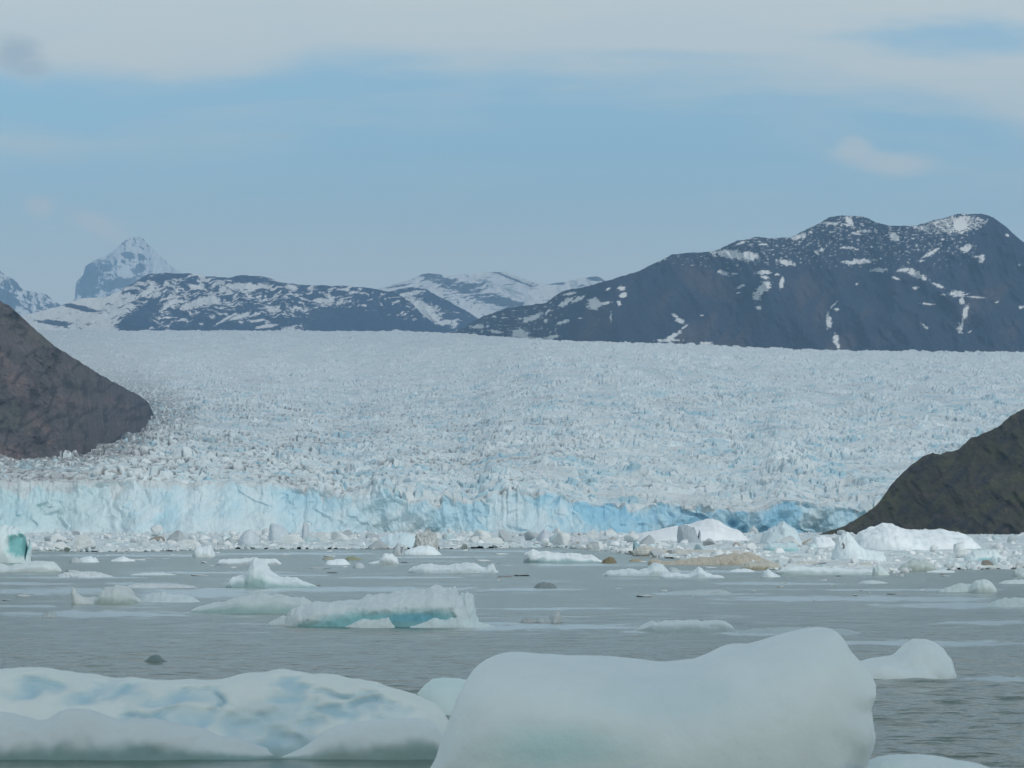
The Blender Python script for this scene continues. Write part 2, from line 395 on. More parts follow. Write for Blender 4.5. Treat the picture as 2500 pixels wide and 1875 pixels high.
def ell(px, py, lst, seed, warp=.55, ws=9.0):
    nz = (fbm2(px / ws, py / ws, seed, 5, .72) + .5 * fbm2(px / 14, py / 2.6, seed + 1, 3)) * warp * 2.2
    m = np.zeros_like(py)
    for cx, cy, rx, ry, a in lst:
        ca, sa = math.cos(math.radians(a)), math.sin(math.radians(a))
        sel = (np.abs(px - cx) < (rx + ry) * 1.8) & (np.abs(py - cy) < (rx + ry) * 1.8)
        if not sel.any(): continue
        dx = px[sel] - cx; dy = py[sel] - cy
        q = np.hypot((dx * ca + dy * sa) / rx, (-dx * sa + dy * ca) / ry) + nz[sel]
        m[sel] = np.maximum(m[sel], sm(q, 1.03, .95))
    return m
def crop3(l): return [(1600 + X / 2.458, 480 + Y / 2.458, rx / 2.458, ry / 2.458, a) for X, Y, rx, ry, a in l]
def crop2(l): return [(800 + X / 2.458, 600 + Y / 2.458, rx / 2.458, ry / 2.458, a) for X, Y, rx, ry, a in l]
def crop1(l): return [(X / 2.458, 540 + Y / 2.458, rx / 2.458, ry / 2.458, a) for X, Y, rx, ry, a in l]
patches5 = crop3([(480,350,130,26,8),(560,355,60,22,0),(860,240,45,15,-15),(410,460,40,12,15),(470,462,20,4,0),(650,453,45,12,0),(660,485,25,10,10),(650,545,52,26,-35),(610,600,28,20,80),(622,666,16,10,0),(757,520,36,12,100),(780,395,50,16,10),(735,467,18,6,0),
 (1220,390,90,15,-3),(1160,308,42,8,10),(1250,207,35,10,0),(1205,222,30,6,10),(1050,160,60,8,5),(1165,145,25,18,60),(1150,168,40,5,10),(1435,245,28,26,0),(1340,440,45,15,0),(1560,465,72,17,25),(1500,440,50,12,-5),(1650,340,55,10,-28),(1865,310,38,18,-25),
 (1960,375,16,24,0),(1940,360,38,5,0),(1700,535,30,9,25),(1562,550,18,9,0),(1635,645,40,5,5),(1815,585,50,18,5),(1840,625,12,25,-10),(1920,603,55,5,5),(1720,588,18,6,0),(1860,700,50,13,105),(1830,790,14,34,0),(1620,780,26,6,40),(1040,750,15,42,0),
 (1088,678,14,10,0),(1070,650,26,5,-45),(1085,855,18,30,0),(1097,895,10,22,0),(150,745,35,12,20),(120,715,20,8,30),(175,782,26,5,-32),(100,840,55,12,-30),(80,862,62,9,0),(310,880,35,10,5),(510,540,22,8,-20),(498,578,14,5,-15),(1725,256,9,6,0),
 (1000,320,18,10,0),(2185,410,8,8,0),(2195,665,22,9,-20),(1208,525,7,5,0),(2110,232,10,8,0),(510,280,28,6,-20),(650,287,30,6,0),(930,213,12,6,0),(1440,488,22,5,20),(2050,632,16,4,-15),(1885,812,12,5,-40),(965,335,20,5,40),(1600,385,25,4,0),(280,712,10,4,0)]) + \
 crop2([(1600,350,45,32,0),(1660,345,38,9,-10),(1765,255,22,14,0),(1775,298,22,13,0),(1680,260,14,7,-30),(1430,340,50,15,-35),(1505,320,45,11,-25),(1450,288,42,8,-10),(1230,432,60,16,-20),(1320,395,25,7,-50),(1415,457,35,9,-15),(1310,450,12,10,0),(1515,435,12,5,0),
 (905,485,50,12,-5),(1010,515,50,8,10),(1150,530,48,32,0),(1190,552,60,10,5),(1345,550,48,13,-18),(1700,430,5,28,0),(1745,345,12,14,0),(1050,550,12,8,0),(1150,440,20,5,0),(1000,425,12,6,0),(1060,432,18,4,0)])
def col5(px, py, x, z, t, seed):
    r = fbm2(px / 60, py / 60, seed + 5, 5, .6)
    C = np.broadcast_to(np.array([.030, .042, .072], np.float32), px.shape + (3,)).copy()  # some of the haze's blue is put into the rock colour
    sc = sm(fbm2((px + py * .5) / 90, py / 130, seed + 6, 4, .55), .02, .42) * sm(py, 620, 720)
    sc = np.maximum(sc, ell(px, py, crop3([(320, 520, 190, 75, 25)]), 6, .3) * .8)
    C = mixc3(C, (.105, .082, .085), sc * .75)
    C *= (1 + .45 * r)[..., None]
    C *= (1 + .8 * fbm2(px / 9, py / 4, seed + 60, 4, .7))[..., None]
    s = ell(px, py, patches5, seed + 7)
    top5 = ell(px, py, crop3([(1790, 170, 190, 48, -6)]), seed + 8, .25)
    st = fbm2((px + py * 1.5) / 14, (py - px * .12) / 2.2, seed + 9, 3, .6)
    s = np.maximum(s, top5 * sm(st, -.12, .05) * .95)
    core = ell(px, py, crop3([(1835, 165, 42, 50, 20), (1600, 185, 50, 10, 5)]), seed + 8, .5)
    s = np.maximum(s, core)
    sp = fbm2(px / 11, py / 3.4, seed + 12, 4, .65); up = sm(py, 700, 560) * sm(px, 1250, 1500) * sm(px, 2420, 2330)
    s = np.maximum(s, sm(sp - .18 * (1 - up) - (1 - sm(up, 0, .3)), .21, .27))
    sp2 = fbm2(px / 13, py / 4.5, seed + 13, 4, .65)
    s = np.maximum(s, sm(sp2 - .5 * sm(px, 1350, 1450), .27, .36) * .9)
    return mixc3(C, SNOW, np.clip(s, 0, 1))
def snowy(rock, thr, sx, sy, shear, base_snow=0.0, solid=(), bare=(), vert=None):
    def f(px, py, x, z, t, seed):
        C = np.broadcast_to(np.array(rock, np.float32), px.shape + (3,)).copy()
        C *= (1 + .5 * fbm2(px / 25, py / 18, seed + 5, 5, .6))[..., None]
        wq = fbm2(px / 40, py / 30, seed + 31, 3) * 14
        n = fbm2((px + shear * (py + wq)) / sx, (py + wq + .12 * px) / sy, seed + 3, 6, .66) + .45 * fbm2(px / 90, py / 30, seed + 33, 3)
        th = thr + (0 if vert is None else vert(px, py))
        s = sm(n, th, th + .10)
        if solid: s = np.maximum(s, ell(px, py, solid, seed + 8, .35, 14))
        if bare: s = s * (1 - ell(px, py, bare, seed + 9, .35, 14) * .97)
        return mixc3(C, SNOW, np.clip(s, 0, 1))
    return f
R5 = tab([(1080, 816), (1110, 812), (1180, 771), (1240, 752), (1300, 744), (1335, 738), (1355, 722), (1385, 708), (1450, 695), (1500, 680), (1560, 660), (1605, 640), (1640, 622), (1665, 619), (1740, 614), (1800, 588), (1850, 578), (1880, 582), (1925, 581), (1965, 563), (2000, 545), (2025, 530), (2060, 526), (2100, 527), (2140, 541), (2175, 553), (2240, 549), (2290, 536), (2335, 523), (2395, 521), (2425, 530), (2450, 549), (2475, 572), (2500, 592), (2600, 650), (2900, 700), (3300, 760)])
hor_low = lambda p: g_hor(p) + 10
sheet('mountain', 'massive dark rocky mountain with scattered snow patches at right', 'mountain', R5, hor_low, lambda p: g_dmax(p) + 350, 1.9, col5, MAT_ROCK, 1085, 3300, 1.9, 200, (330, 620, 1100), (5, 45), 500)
c_dark = (.028, .048, .100)  # dark rock, tinted bluer to carry part of the distance haze
R3 = tab([(-700, 770), (30, 775), (70, 768), (150, 745), (200, 728), (250, 726), (290, 712), (310, 700), (340, 680), (365, 668), (400, 666), (465, 668), (500, 674), (560, 678), (600, 671), (640, 674), (690, 690), (760, 696), (850, 698), (920, 706), (960, 712), (1000, 735), (1030, 765), (1060, 790), (1090, 812), (1100, 818)])
v3 = lambda px, py: -.42 * sm(px, 310, 250) + .15 * sm(px, 780, 880) + .30 * sm(py, 765, 800) * sm(px, 280, 350) - .08
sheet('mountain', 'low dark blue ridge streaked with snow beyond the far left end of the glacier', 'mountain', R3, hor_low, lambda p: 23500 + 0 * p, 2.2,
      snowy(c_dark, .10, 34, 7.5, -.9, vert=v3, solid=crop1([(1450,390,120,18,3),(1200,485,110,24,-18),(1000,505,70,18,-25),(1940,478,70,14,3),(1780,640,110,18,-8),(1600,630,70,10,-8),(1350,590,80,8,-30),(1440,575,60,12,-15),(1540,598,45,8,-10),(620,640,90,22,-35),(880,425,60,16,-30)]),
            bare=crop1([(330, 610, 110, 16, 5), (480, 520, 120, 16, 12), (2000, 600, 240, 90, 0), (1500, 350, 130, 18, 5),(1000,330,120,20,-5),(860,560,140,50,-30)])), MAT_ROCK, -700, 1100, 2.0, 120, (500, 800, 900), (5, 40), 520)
R3b = tab([(930, 720), (950, 712), (975, 705), (1010, 701), (1040, 706), (1090, 733), (1140, 760), (1180, 785), (1240, 805), (1300, 830), (1320, 838)])
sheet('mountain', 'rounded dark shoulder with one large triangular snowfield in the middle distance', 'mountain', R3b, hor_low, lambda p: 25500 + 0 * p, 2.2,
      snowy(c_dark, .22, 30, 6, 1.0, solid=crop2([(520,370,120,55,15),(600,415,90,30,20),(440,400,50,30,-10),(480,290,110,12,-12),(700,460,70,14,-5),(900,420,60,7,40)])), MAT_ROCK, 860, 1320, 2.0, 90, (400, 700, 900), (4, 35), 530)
R4 = tab([(860, 730), (920, 706), (960, 695), (1000, 683), (1030, 670), (1050, 667), (1090, 673), (1130, 671), (1180, 665), (1230, 663), (1255, 672), (1300, 688), (1330, 695), (1380, 688), (1420, 679), (1460, 674), (1480, 687), (1500, 690), (1600, 700), (1800, 740)])
b4 = lambda px, py: .42 * sm(np.abs((py - 668) - (px - 1050) * .36 - 6), 22, 4) * sm(px, 980, 1050) * sm(px, 1320, 1250)
sheet('mountain', 'gentle snow covered mountain with thin rock bands in the far centre', 'mountain', R4, lambda p: 820 + 0 * p, lambda p: 31000 + 0 * p, 2.6,
      snowy((.07, .08, .10), -.30, 45, 6, 1.6, vert=b4, bare=crop2([(1620, 200, 70, 14, 5), (620, 185, 110, 9, 8), (1100, 195, 120, 7, 22), (1360, 225, 60, 10, 0), (430, 240, 80, 6, -10)])), MAT_ROCK, 860, 1800, 2.0, 100, (500, 1100, 900), (3, 35), 540)
R2 = tab([(150, 760), (183, 732), (184, 700), (188, 688), (203, 672), (208, 650), (222, 640), (262, 622), (285, 605), (298, 592), (312, 582), (328, 576), (345, 579), (360, 592), (380, 614), (400, 632), (425, 655), (450, 670), (500, 690), (560, 720)])
v2 = lambda px, py: -.26 + .26 * sm(px, 330, 220) * sm(py, 610, 660) - .34 * sm(px, 350, 400) + .10 * sm(py, 600, 580)
sheet('mountain', 'pyramid shaped snow dusted peak towering behind the left ridge', 'mountain', R2, lambda p: 780 + 0 * p, lambda p: 42000 + 0 * p, 1.1,
      snowy((.075, .08, .095), -.02, 10, 11, -.7, vert=v2, bare=crop1([(540, 320, 55, 90, 0), (520, 420, 60, 40, 0), (775, 205, 45, 22, 10), (850, 215, 25, 18, 30), (830, 285, 45, 28, -20), (700, 380, 120, 35, -10), (640, 280, 40, 30, 0)])), MAT_ROCK, 150, 560, 1.4, 150, (320, 700, 1500), (7, 22), 550)
R1 = tab([(-700, 500), (-200, 590), (0, 662), (15, 668), (35, 685), (55, 705), (80, 712), (110, 718), (140, 738), (160, 752), (200, 775)])
sheet('mountain', 'steep snow streaked mountainside at the far left edge', 'mountain', R1, lambda p: 790 + 0 * p, lambda p: 36000 + 0 * p, 1.2,
      snowy((.07, .08, .095), -.06, 11, 14, -.9, bare=crop1([(40, 460, 90, 40, 40), (90, 380, 50, 18, 45)])), MAT_ROCK, -700, 200, 1.6, 110, (400, 700, 1100), (6, 25), 560)

def col_lhill(px, py, x, z, t, seed):
    C = np.broadcast_to(np.array([.095, .080, .076], np.float32), px.shape + (3,)).copy()
    n = fbm2((px - py * .6) / 70, (py + px * .3) / 90, seed + 3, 5, .6)
    C = mixc3(C, (.150, .108, .095), sm(n, -.05, .35) * .8)
    C = mixc3(C, (.085, .082, .062), sm(fbm2(px / 120, py / 120, seed + 4, 4), .05, .35) * .7 * sm(px, 320, 100))
    cr = ridged2((px + py * .8) / 60, (py - px * .5) / 90, seed + 6, 4)
    C *= (1 - .5 * sm(cr, .55, .8))[..., None]
    return C * (1 + .35 * fbm2(px / 7, py / 7, seed + 7, 4, .7))[..., None]
def inv_surf(px, py):
    ds = np.linspace(D0, 14000, 1500); out = []
    for a, b in zip(px, py): out.append(np.interp(-b, -surf_py(np.full_like(ds, a), ds), ds))
    return np.array(out)
sheet('hill', 'smooth reddish brown rock hill on the left with the glacier wrapping round its foot', 'hill', hill_top, lambda p: hill_base(p) + 9, lambda p: inv_surf(p, hill_base(p)) + 25, 1.5, col_lhill, MAT_HILL, -900, 375, 2.2, 190, (30, 55, 70), (4.5, 14), 600, backrun=.8)
RH = tab([(1960, 1309), (1985, 1306), (2020, 1298), (2060, 1284), (2090, 1268), (2115, 1252), (2135, 1238), (2155, 1214), (2175, 1184), (2200, 1158), (2225, 1135), (2245, 1120), (2262, 1109), (2300, 1106), (2335, 1100), (2352, 1086), (2370, 1069), (2400, 1059), (2440, 1040), (2465, 1016), (2500, 999), (2900, 760), (3500, 500)])
def col_rhill(px, py, x, z, t, seed):
    C = np.broadcast_to(np.array([.052, .050, .036], np.float32), px.shape + (3,)).copy()
    n = fbm2((px + py * .5) / 80, py / 60, seed + 3, 5, .6)
    C = mixc3(C, (.066, .068, .032), sm(n, 0, .3) * .8)
    C = mixc3(C, (.030, .030, .034), sm(fbm2((px + py * .9) / 34, (py - px * .2) / 60, seed + 4, 4), .08, .28) * .85)
    C = mixc3(C, (.085, .070, .058), sm(fbm2(px / 40, py / 26, seed + 5, 4), .2, .4) * .6)
    return C * (1 + .45 * fbm2(px / 6, py / 6, seed + 7, 4, .7))[..., None]
sheet('hill', 'dark brown rocky headland on the right sloping down behind the packed ice', 'hill', RH, lambda p: 1311 + 0 * p, lambda p: 3550 + 0 * p, 1.6, col_rhill, MAT_HILL, 1960, 3500, 2.2, 190, (10, 34, 40), (6, 18), 620, backrun=.8)

# ------------------------------------------------------------------ water
wm = bpy.data.materials.new('fjord_water'); wm.use_nodes = True; t = wm.node_tree; b = t.nodes['Principled BSDF']
geo = N(t, 'ShaderNodeNewGeometry'); at = N(t, 'ShaderNodeAttribute', attribute_name='Col')
asep = N(t, 'ShaderNodeSeparateColor'); t.links.new(at.outputs['Color'], asep.inputs[0])
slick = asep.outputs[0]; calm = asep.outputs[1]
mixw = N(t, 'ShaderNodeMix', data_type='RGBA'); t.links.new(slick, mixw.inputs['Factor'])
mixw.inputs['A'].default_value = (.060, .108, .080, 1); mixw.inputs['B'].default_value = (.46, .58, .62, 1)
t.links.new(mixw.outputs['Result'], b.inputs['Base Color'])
b.inputs['Roughness'].default_value = .16; b.inputs['IOR'].default_value = 1.333
nrm = None
for sc, dist, strv in ((1.1, .16, .9), (3.2, .05, .8), (.25, .5, .6)):
    n = N(t, 'ShaderNodeTexNoise'); setin(n, Scale=sc, Detail=3, Roughness=.55)
    mp = N(t, 'ShaderNodeMapping'); mp.inputs['Scale'].default_value = (.8, 1, 1)
    t.links.new(geo.outputs['Position'], mp.inputs[0]); t.links.new(mp.outputs[0], n.inputs['Vector'])
    bp = N(t, 'ShaderNodeBump'); bp.inputs['Distance'].default_value = dist
    t.links.new(M_(t, 'MULTIPLY', M_(t, 'SUBTRACT', 1.0, calm), strv), bp.inputs['Strength'])
    t.links.new(n.outputs['Fac'], bp.inputs['Height'])
    if nrm: t.links.new(nrm, bp.inputs['Normal'])
    nrm = bp.outputs[0]
t.links.new(nrm, b.inputs['Normal'])
slicks = [(120,1443,170,9),(490,1448,180,12),(900,1439,330,6),(1290,1439,140,4),(230,1499,260,9),(60,1480,90,3),(1360,1530,230,7),(1370,1486,200,3),(1230,1533,110,7),(2430,1657,110,6),(2100,1462,420,7),(1700,1450,160,3),
          (2350,1478,200,8),(1900,1548,180,5),(1700,1541,220,4),(760,1512,60,4),(1200,1523,80,5),(1400,1380,170,2.5),(1250,1346,120,2),(520,1398,260,2.5),(180,1410,200,3),(700,1405,140,2),(1700,1395,200,3),(2200,1440,260,3),(950,1410,200,2.5),(1900,1425,200,3),
          (2250,1570,280,7),(2420,1520,160,5),(600,1495,60,4),(60,1425,110,4),(330,1425,120,3),(1080,1360,160,2.5),(760,1352,260,3),(300,1356,260,3)]
def build_water():
    pys = np.concatenate([[1288.5, 1291, 1295], np.arange(1299, 1960, .62), np.arange(1964, 2700, 25)])
    pxs = np.concatenate([np.arange(-3000, -60, 60.), np.arange(-60, 2560, 3.6), np.arange(2560, 5500, 60.)])
    py = np.broadcast_to(pys[:, None], (len(pys), len(pxs))); px = np.broadcast_to(pxs[None], py.shape)
    d = CZ * F / (py - HY)
    x = (px - 1250) / F * d; y = d
    sp = CZ * F / (py - HY) ** 2 * .62           # row spacing in metres
    s = np.zeros_like(x)
    nz = fbm2(px / 70, py / 5, 901, 4, .6)
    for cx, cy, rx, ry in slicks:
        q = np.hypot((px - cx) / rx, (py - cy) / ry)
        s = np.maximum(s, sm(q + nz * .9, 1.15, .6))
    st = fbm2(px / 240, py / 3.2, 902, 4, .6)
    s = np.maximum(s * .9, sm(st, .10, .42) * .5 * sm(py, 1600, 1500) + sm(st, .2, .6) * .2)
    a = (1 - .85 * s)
    calm = sm(np.hypot(np.maximum(px - 1080, 0), (py - 1880) / 1.0), 45, 20) * (px < 1120)
    a = a * (1 - calm * .9)
    z = np.zeros_like(x)
    for wl, amp, sd in ((2.8, .12, 1), (1.3, .085, 2), (.6, .03, 3)):
        fade = sm(sp / wl, .55, .18)
        z += perlin2(x / (wl * 1.3), y / wl, 910 + sd) * amp * fade
    z *= a
    P = np.stack([x, y, z], -1)
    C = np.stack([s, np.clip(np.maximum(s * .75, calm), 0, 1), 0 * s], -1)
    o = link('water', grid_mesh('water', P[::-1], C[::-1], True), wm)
    tag(o, 'grey green fjord water with fine ripples and pale slicks', 'water', kind='structure')
build_water()

# ------------------------------------------------------------------ icebergs
def berg(name, label, prof, base, depth=None, cat='iceberg', group=None, col=(.78, .84, .86), foot=None, foot_h=.35, noise=.06, nscale=None, seed=1,
         box=.6, vpk=.35, undercut=0.0, mat=None, fine=.5, dirt=None, step=None, rows=44, front=None, extra=None, lift=0.0, jag=.085, flat=False, wd=None, parent=None, sub=-1.2, noisez=1.0):
    """one floating piece of ice: prof = crest heights across it (photo columns / rows), base = its waterline row"""
    pr = sorted(prof); x0, x1 = pr[0][0], pr[-1][0]; wpx = x1 - x0
    db = dist_of(base); width = wpx / F * db
    depth = depth or min(width * .7, max(width * .32, 3.0))
    step = step or max(wpx / 150, 1.4); n = max(int(wpx / step), 14)
    u = np.linspace(0, 1, n)
    u = np.clip(u + .0, 0, 1); pxs = x0 + wpx * (.5 - .5 * np.cos(np.pi * (u * .86 + .07))  - .0) 
    pxs = x0 + wpx * (pxs - pxs[0]) / (pxs[-1] - pxs[0])
    wd = wd or wpx * .012
    T = (tab(pr)(pxs) * 2 + tab(pr)(pxs - wd) + tab(pr)(pxs + wd)) / 4
    R = depth * .5 * (1 - np.abs(2 * (pxs - x0) / wpx - 1) ** 3.2) ** .5 + depth * .02
    dc = db + depth * .5
    ztop = np.maximum(CZ - (T - HY) / F * (dc + vpk * depth * .5), .02)
    th = np.linspace(.0, math.pi, rows)[:, None]
    v = -np.cos(th) ; zz = np.sin(th) ** box
    # shift the crest back (vpk > 0): warp v
    vv = v + vpk * (1 - v * v)
    y = dc + vv * R[None] + 0 * zz
    hf_ = zz
    z = sub + (ztop[None] - sub) * zz
    if front is not None:                       # a lower ridge in front of the crest
        fr = tab(front)(pxs); zf = np.maximum(CZ - (fr - HY) / F * (db + depth * .18), 0)
        cap = zf[None] + (ztop - zf)[None] * sm(vv, -.62, .15)
        gd = sm(-vv, .25, .55)
        z = np.where(vv < .2, np.minimum(z, cap), z)
    if base < 1560: z = sub + (z - sub) * (1 + jag * fbm2(pxs / max(wpx * .12, 7), pxs * 0, seed + 70, 4, .6)[None] + jag * .8 * fbm2(pxs[None] / max(wpx * .08, 5) + 0 * z, vv * 3, seed + 71, 3))
    frontside = (th < math.pi / 2)
    if undercut:
        y = y + undercut * depth * np.exp(-((z - .12 * ztop[None]) / (.30 * ztop[None] + .05)) ** 2) * frontside * R[None] / (depth * .5)
    x = (pxs[None] - 1250) / F * dc + 0 * y
    S = nscale or max(min(width * .22, ztop.max() * 1.3), .4)
    A = noise * S * (4.2 if base < 1560 else 3)
    hmask = sm(z, -.3, .25 * ztop.max() + .1) * .75 + .25
    if base < 1560: fine = max(fine, .62)
    dx = fbm3(x / S, y / S, z / S, seed, 4, fine); dy = fbm3(x / S + 9, y / S, z / S, seed + 3, 4, fine); dz = fbm3(x / S, y / S + 5, z / S, seed + 5, 4, fine)
    x2 = x + dx * A; y2 = y + dy * A; z2 = z + dz * A * .8 * hmask * noisez + lift
    rel = np.clip(z / max(ztop.max(), .1), 0, 1)
    C = np.broadcast_to(np.array(col, np.float32) * (1.06 if base < 1560 else 1.1), x.shape + (3,)).copy()
    if foot is not None:                        # clear or wave-washed ice near the waterline, on some pieces painted shade
        C = mixc3(C, foot, sm(z / (ztop[None] + .05) + fbm3(x / S, y / S, z / S, seed + 7, 3) * .35, foot_h * 1.7, foot_h * .3) * (z < ztop[None] * .9))
    if dirt is not None:
        dc_, da = dirt; C = mixc3(C, dc_, sm(fbm3(x / S * 3.2, y / S * 1.6, z / S * 6, seed + 11, 4, .65), .12 - da * .6, .4 - da * .6))
    C = np.minimum(C * np.array([.985, .995, 1.03], np.float32), .93)
    if extra is not None:
        x2, y2, z2, C = extra(x2, y2, z2, C, pxs[None] + 0 * x, vv + 0 * x, rel)
    P = np.stack([x2, y2, z2], -1)
    cx, cy = (x0 + wpx / 2 - 1250) / F * dc, dc
    off = np.array([cx, cy, 0])
    o = link(name, grid_mesh(name, P - (off if parent is None else np.array(parent.location)), C, not flat), mat or MAT_ICE, loc=off if parent is None else None, parent=parent)
    if parent is None: tag(o, label, cat, group)
    elif label: o['label'] = label
    return o
GREY = (.50, .56, .57); TEAL = (.12, .38, .42); SEA = (.42, .57, .59); TAN = (.40, .34, .25); BROWN = (.22, .17, .09); BLUE = (.45, .68, .76); CLEAR = (.16, .22, .21)
G1 = 'old bergs floating near the boat'; G2 = 'bergs and growlers in the open water'; G3 = 'low floes drifting before the pack ice'

# --- near left berg with scalloped blue hollows
hollows = [(100,1672,40,20),(70,1690,50,16),(210,1700,45,26),(300,1690,40,18),(420,1700,70,14),(520,1715,22,18),(540,1700,25,14),(700,1705,38,26),(720,1680,30,22),(650,1745,70,34),(600,1770,60,28),(670,1790,45,24),(480,1755,60,18),(820,1730,90,14),(900,1720,50,12),(960,1760,28,28),(380,1740,60,14),(760,1765,40,20),(330,1745,40,10),(840,1690,60,10)]
def scallop(x, y, z, C, px, vv, rel):
    # hollows melted into the upper slope; clear blue ice shows where the white crust has gone
    py = HY - (z - CZ) / y * F; pxx = x / y * F + 1250
    dep = np.zeros_like(x)
    w1 = fbm3(x / 1.3, y / 1.3, z / .7, 78, 2); w2 = fbm3(x / 1.3 + 7, y / 1.3, z / .7, 79, 2)
    pxx = pxx + w1 * 75; py = py + w2 * 38
    for cx, cy, rx, ry in hollows:
        q = ((pxx - cx) / rx / 1.15) ** 2 + ((py - cy) / ry / 1.1) ** 2
        dep = np.maximum(dep, np.exp(-q * .9))
    fr = (vv < .55)
    y = y + dep * .45 * fr; z = z - dep * .09 * fr
    n = fbm3(x / .7, y / .7, z / .7, 77, 3)
    C = mixc3(C, (.36, .62, .78), np.clip(dep * 1.0 + n * .2 - .1, 0, 1) * .74 * fr)
    return x, y, z, C
left_top = [(-420, 1700), (-300, 1660), (-100, 1635), (0, 1632), (50, 1630), (110, 1631), (160, 1640), (220, 1649), (270, 1657), (310, 1654), (360, 1658), (400, 1660), (480, 1659), (540, 1656), (570, 1647), (600, 1641), (640, 1643), (675, 1633), (700, 1636), (760, 1644), (800, 1642), (840, 1652), (880, 1658), (940, 1670), (1000, 1688), (1040, 1704), (1070, 1720), (1100, 1760), (1120, 1820)]
lb = berg('iceberg', 'long pale iceberg with scalloped blue hollows at the lower left', left_top, 1852, depth=5.0, group=G1, col=(.80, .86, .90), foot=SEA, foot_h=.16, noise=.035, nscale=1.6, seed=3, box=.75, vpk=.45, mat=MAT_ICE_NEAR, step=3.2, rows=170, wd=10, extra=scallop)
ridge_top = [(-430, 1770), (-200, 1742), (0, 1736), (40, 1744), (90, 1757), (120, 1755), (145, 1733), (175, 1727), (210, 1731), (250, 1745), (300, 1759), (330, 1755), (370, 1753), (420, 1762), (470, 1772), (520, 1789), (580, 1803), (630, 1818), (670, 1832), (700, 1846)]
fr = berg('front_ridge', 'rounded grey white ridge of ice along the front of the berg', ridge_top, 1856, depth=2.4, col=(.68, .74, .75), foot=(.28, .42, .42), foot_h=.34, noise=.05, nscale=1.3, seed=8, box=.62, vpk=.25, mat=MAT_ICE_NEAR, step=3.5, rows=70, wd=8, parent=lb)
ridge2 = [(690, 1848), (730, 1830), (770, 1803), (800, 1783), (830, 1768), (880, 1760), (940, 1758), (1000, 1752), (1050, 1756), (1085, 1790), (1100, 1840)]
berg('front_ridge', 'rounded white ridge at the right end of the berg', ridge2, 1855, depth=1.5, col=(.72, .79, .80), foot=(.34, .47, .46), foot_h=.3, noise=.035, nscale=1.2, seed=9, box=.62, vpk=.25, mat=MAT_ICE_NEAR, step=3.5, rows=60, wd=8, parent=lb)
berg('iceberg', 'small pale blue iceberg tucked behind the gap between the two big near bergs', [(1020, 1690), (1035, 1672), (1050, 1660), (1080, 1655), (1120, 1657), (1160, 1662), (1220, 1668), (1260, 1700)], 1745, depth=5, group=G1, col=(.72, .84, .87), noise=.03, nscale=2.5, seed=12, box=.6, mat=MAT_ICE_NEAR)
# --- the big smooth berg
big_top = [(1030, 1905), (1045, 1880), (1062, 1850), (1075, 1810), (1092, 1760), (1110, 1710), (1130, 1670), (1150, 1640), (1178, 1614), (1215, 1598), (1240, 1594), (1300, 1596), (1400, 1600), (1500, 1604), (1560, 1611), (1620, 1619), (1660, 1617), (1700, 1611), (1740, 1596), (1770, 1580), (1795, 1573), (1830, 1574), (1870, 1564), (1920, 1546), (1965, 1535), (2000, 1530), (2030, 1532), (2055, 1547), (2068, 1565), (2078, 1588), (2100, 1608), (2125, 1640), (2138, 1662), (2147, 1700), (2150, 1905)]
def big_extra(x, y, z, C, px, vv, rel):
    n = fbm3(x / 3, y / 3, z / 2, 55, 3)
    pxx = x / y * F + 1250; py = HY - (z - CZ) / y * F
    q = np.hypot((pxx - 1340) / 230, (py - 1830) / 75)
    C = mixc3(C, (.50, .76, .80), sm(q + n * .5, 1.25, .2) * .75)
    e = sm(pxx, 2040, 2140) / F * y                # the right flank is eaten in below its shoulder
    x = x - e * (15 * sm(py, 1692, 1745) * (1 - .3 * sm(py, 1750, 1800)) + 24 * sm(py, 1800, 1890))
    q = np.hypot((pxx - 1640) / 260, (py - 1710) / 70)
    C = mixc3(C, (.64, .80, .87), sm(q + n * .7, 1.2, .3) * .45)
    return x, y, z, C
bprof = sorted(big_top)
berg('iceberg', 'huge smooth rounded white iceberg with a saddle filling the lower centre', bprof, 1932, depth=8.0, group=G1, col=(.75, .82, .86), foot=SEA, foot_h=.1, noise=.018, nscale=3.6, seed=21, box=.50, vpk=.30, mat=MAT_ICE_NEAR, step=3.4, rows=150, wd=9, extra=big_extra)
berg('iceberg', 'low white ice shelf peeping up at the bottom edge right of the huge smooth berg', [(2060, 1878), (2110, 1860), (2150, 1846), (2200, 1841), (2250, 1841), (2300, 1848), (2350, 1856), (2400, 1868), (2440, 1885), (2470, 1900)], 1915, depth=3, group=G1, col=(.76, .83, .84), noise=.03, nscale=1.3, seed=23, box=.6, mat=MAT_ICE_NEAR)
rb = berg('iceberg', 'small rounded white iceberg with a hollow, right behind the huge smooth berg', [(2085, 1640), (2100, 1612), (2125, 1608), (2150, 1604), (2185, 1598), (2200, 1585), (2215, 1570), (2235, 1560), (2260, 1559), (2285, 1566), (2305, 1582), (2320, 1605), (2330, 1632), (2338, 1656)], 1657, depth=4.5, group=G1, col=(.74, .81, .81), noise=.04, nscale=1.3, seed=25, box=.6, vpk=.4, mat=MAT_ICE_NEAR, rows=70)
berg('front_ridge', None, [(2100, 1650), (2120, 1632), (2150, 1622), (2190, 1628), (2225, 1634), (2255, 1628), (2275, 1638), (2290, 1655)], 1658.5, depth=2.0, col=(.76, .82, .82), noise=.04, nscale=.9, seed=26, box=.6, vpk=.2, mat=MAT_ICE_NEAR, parent=rb)
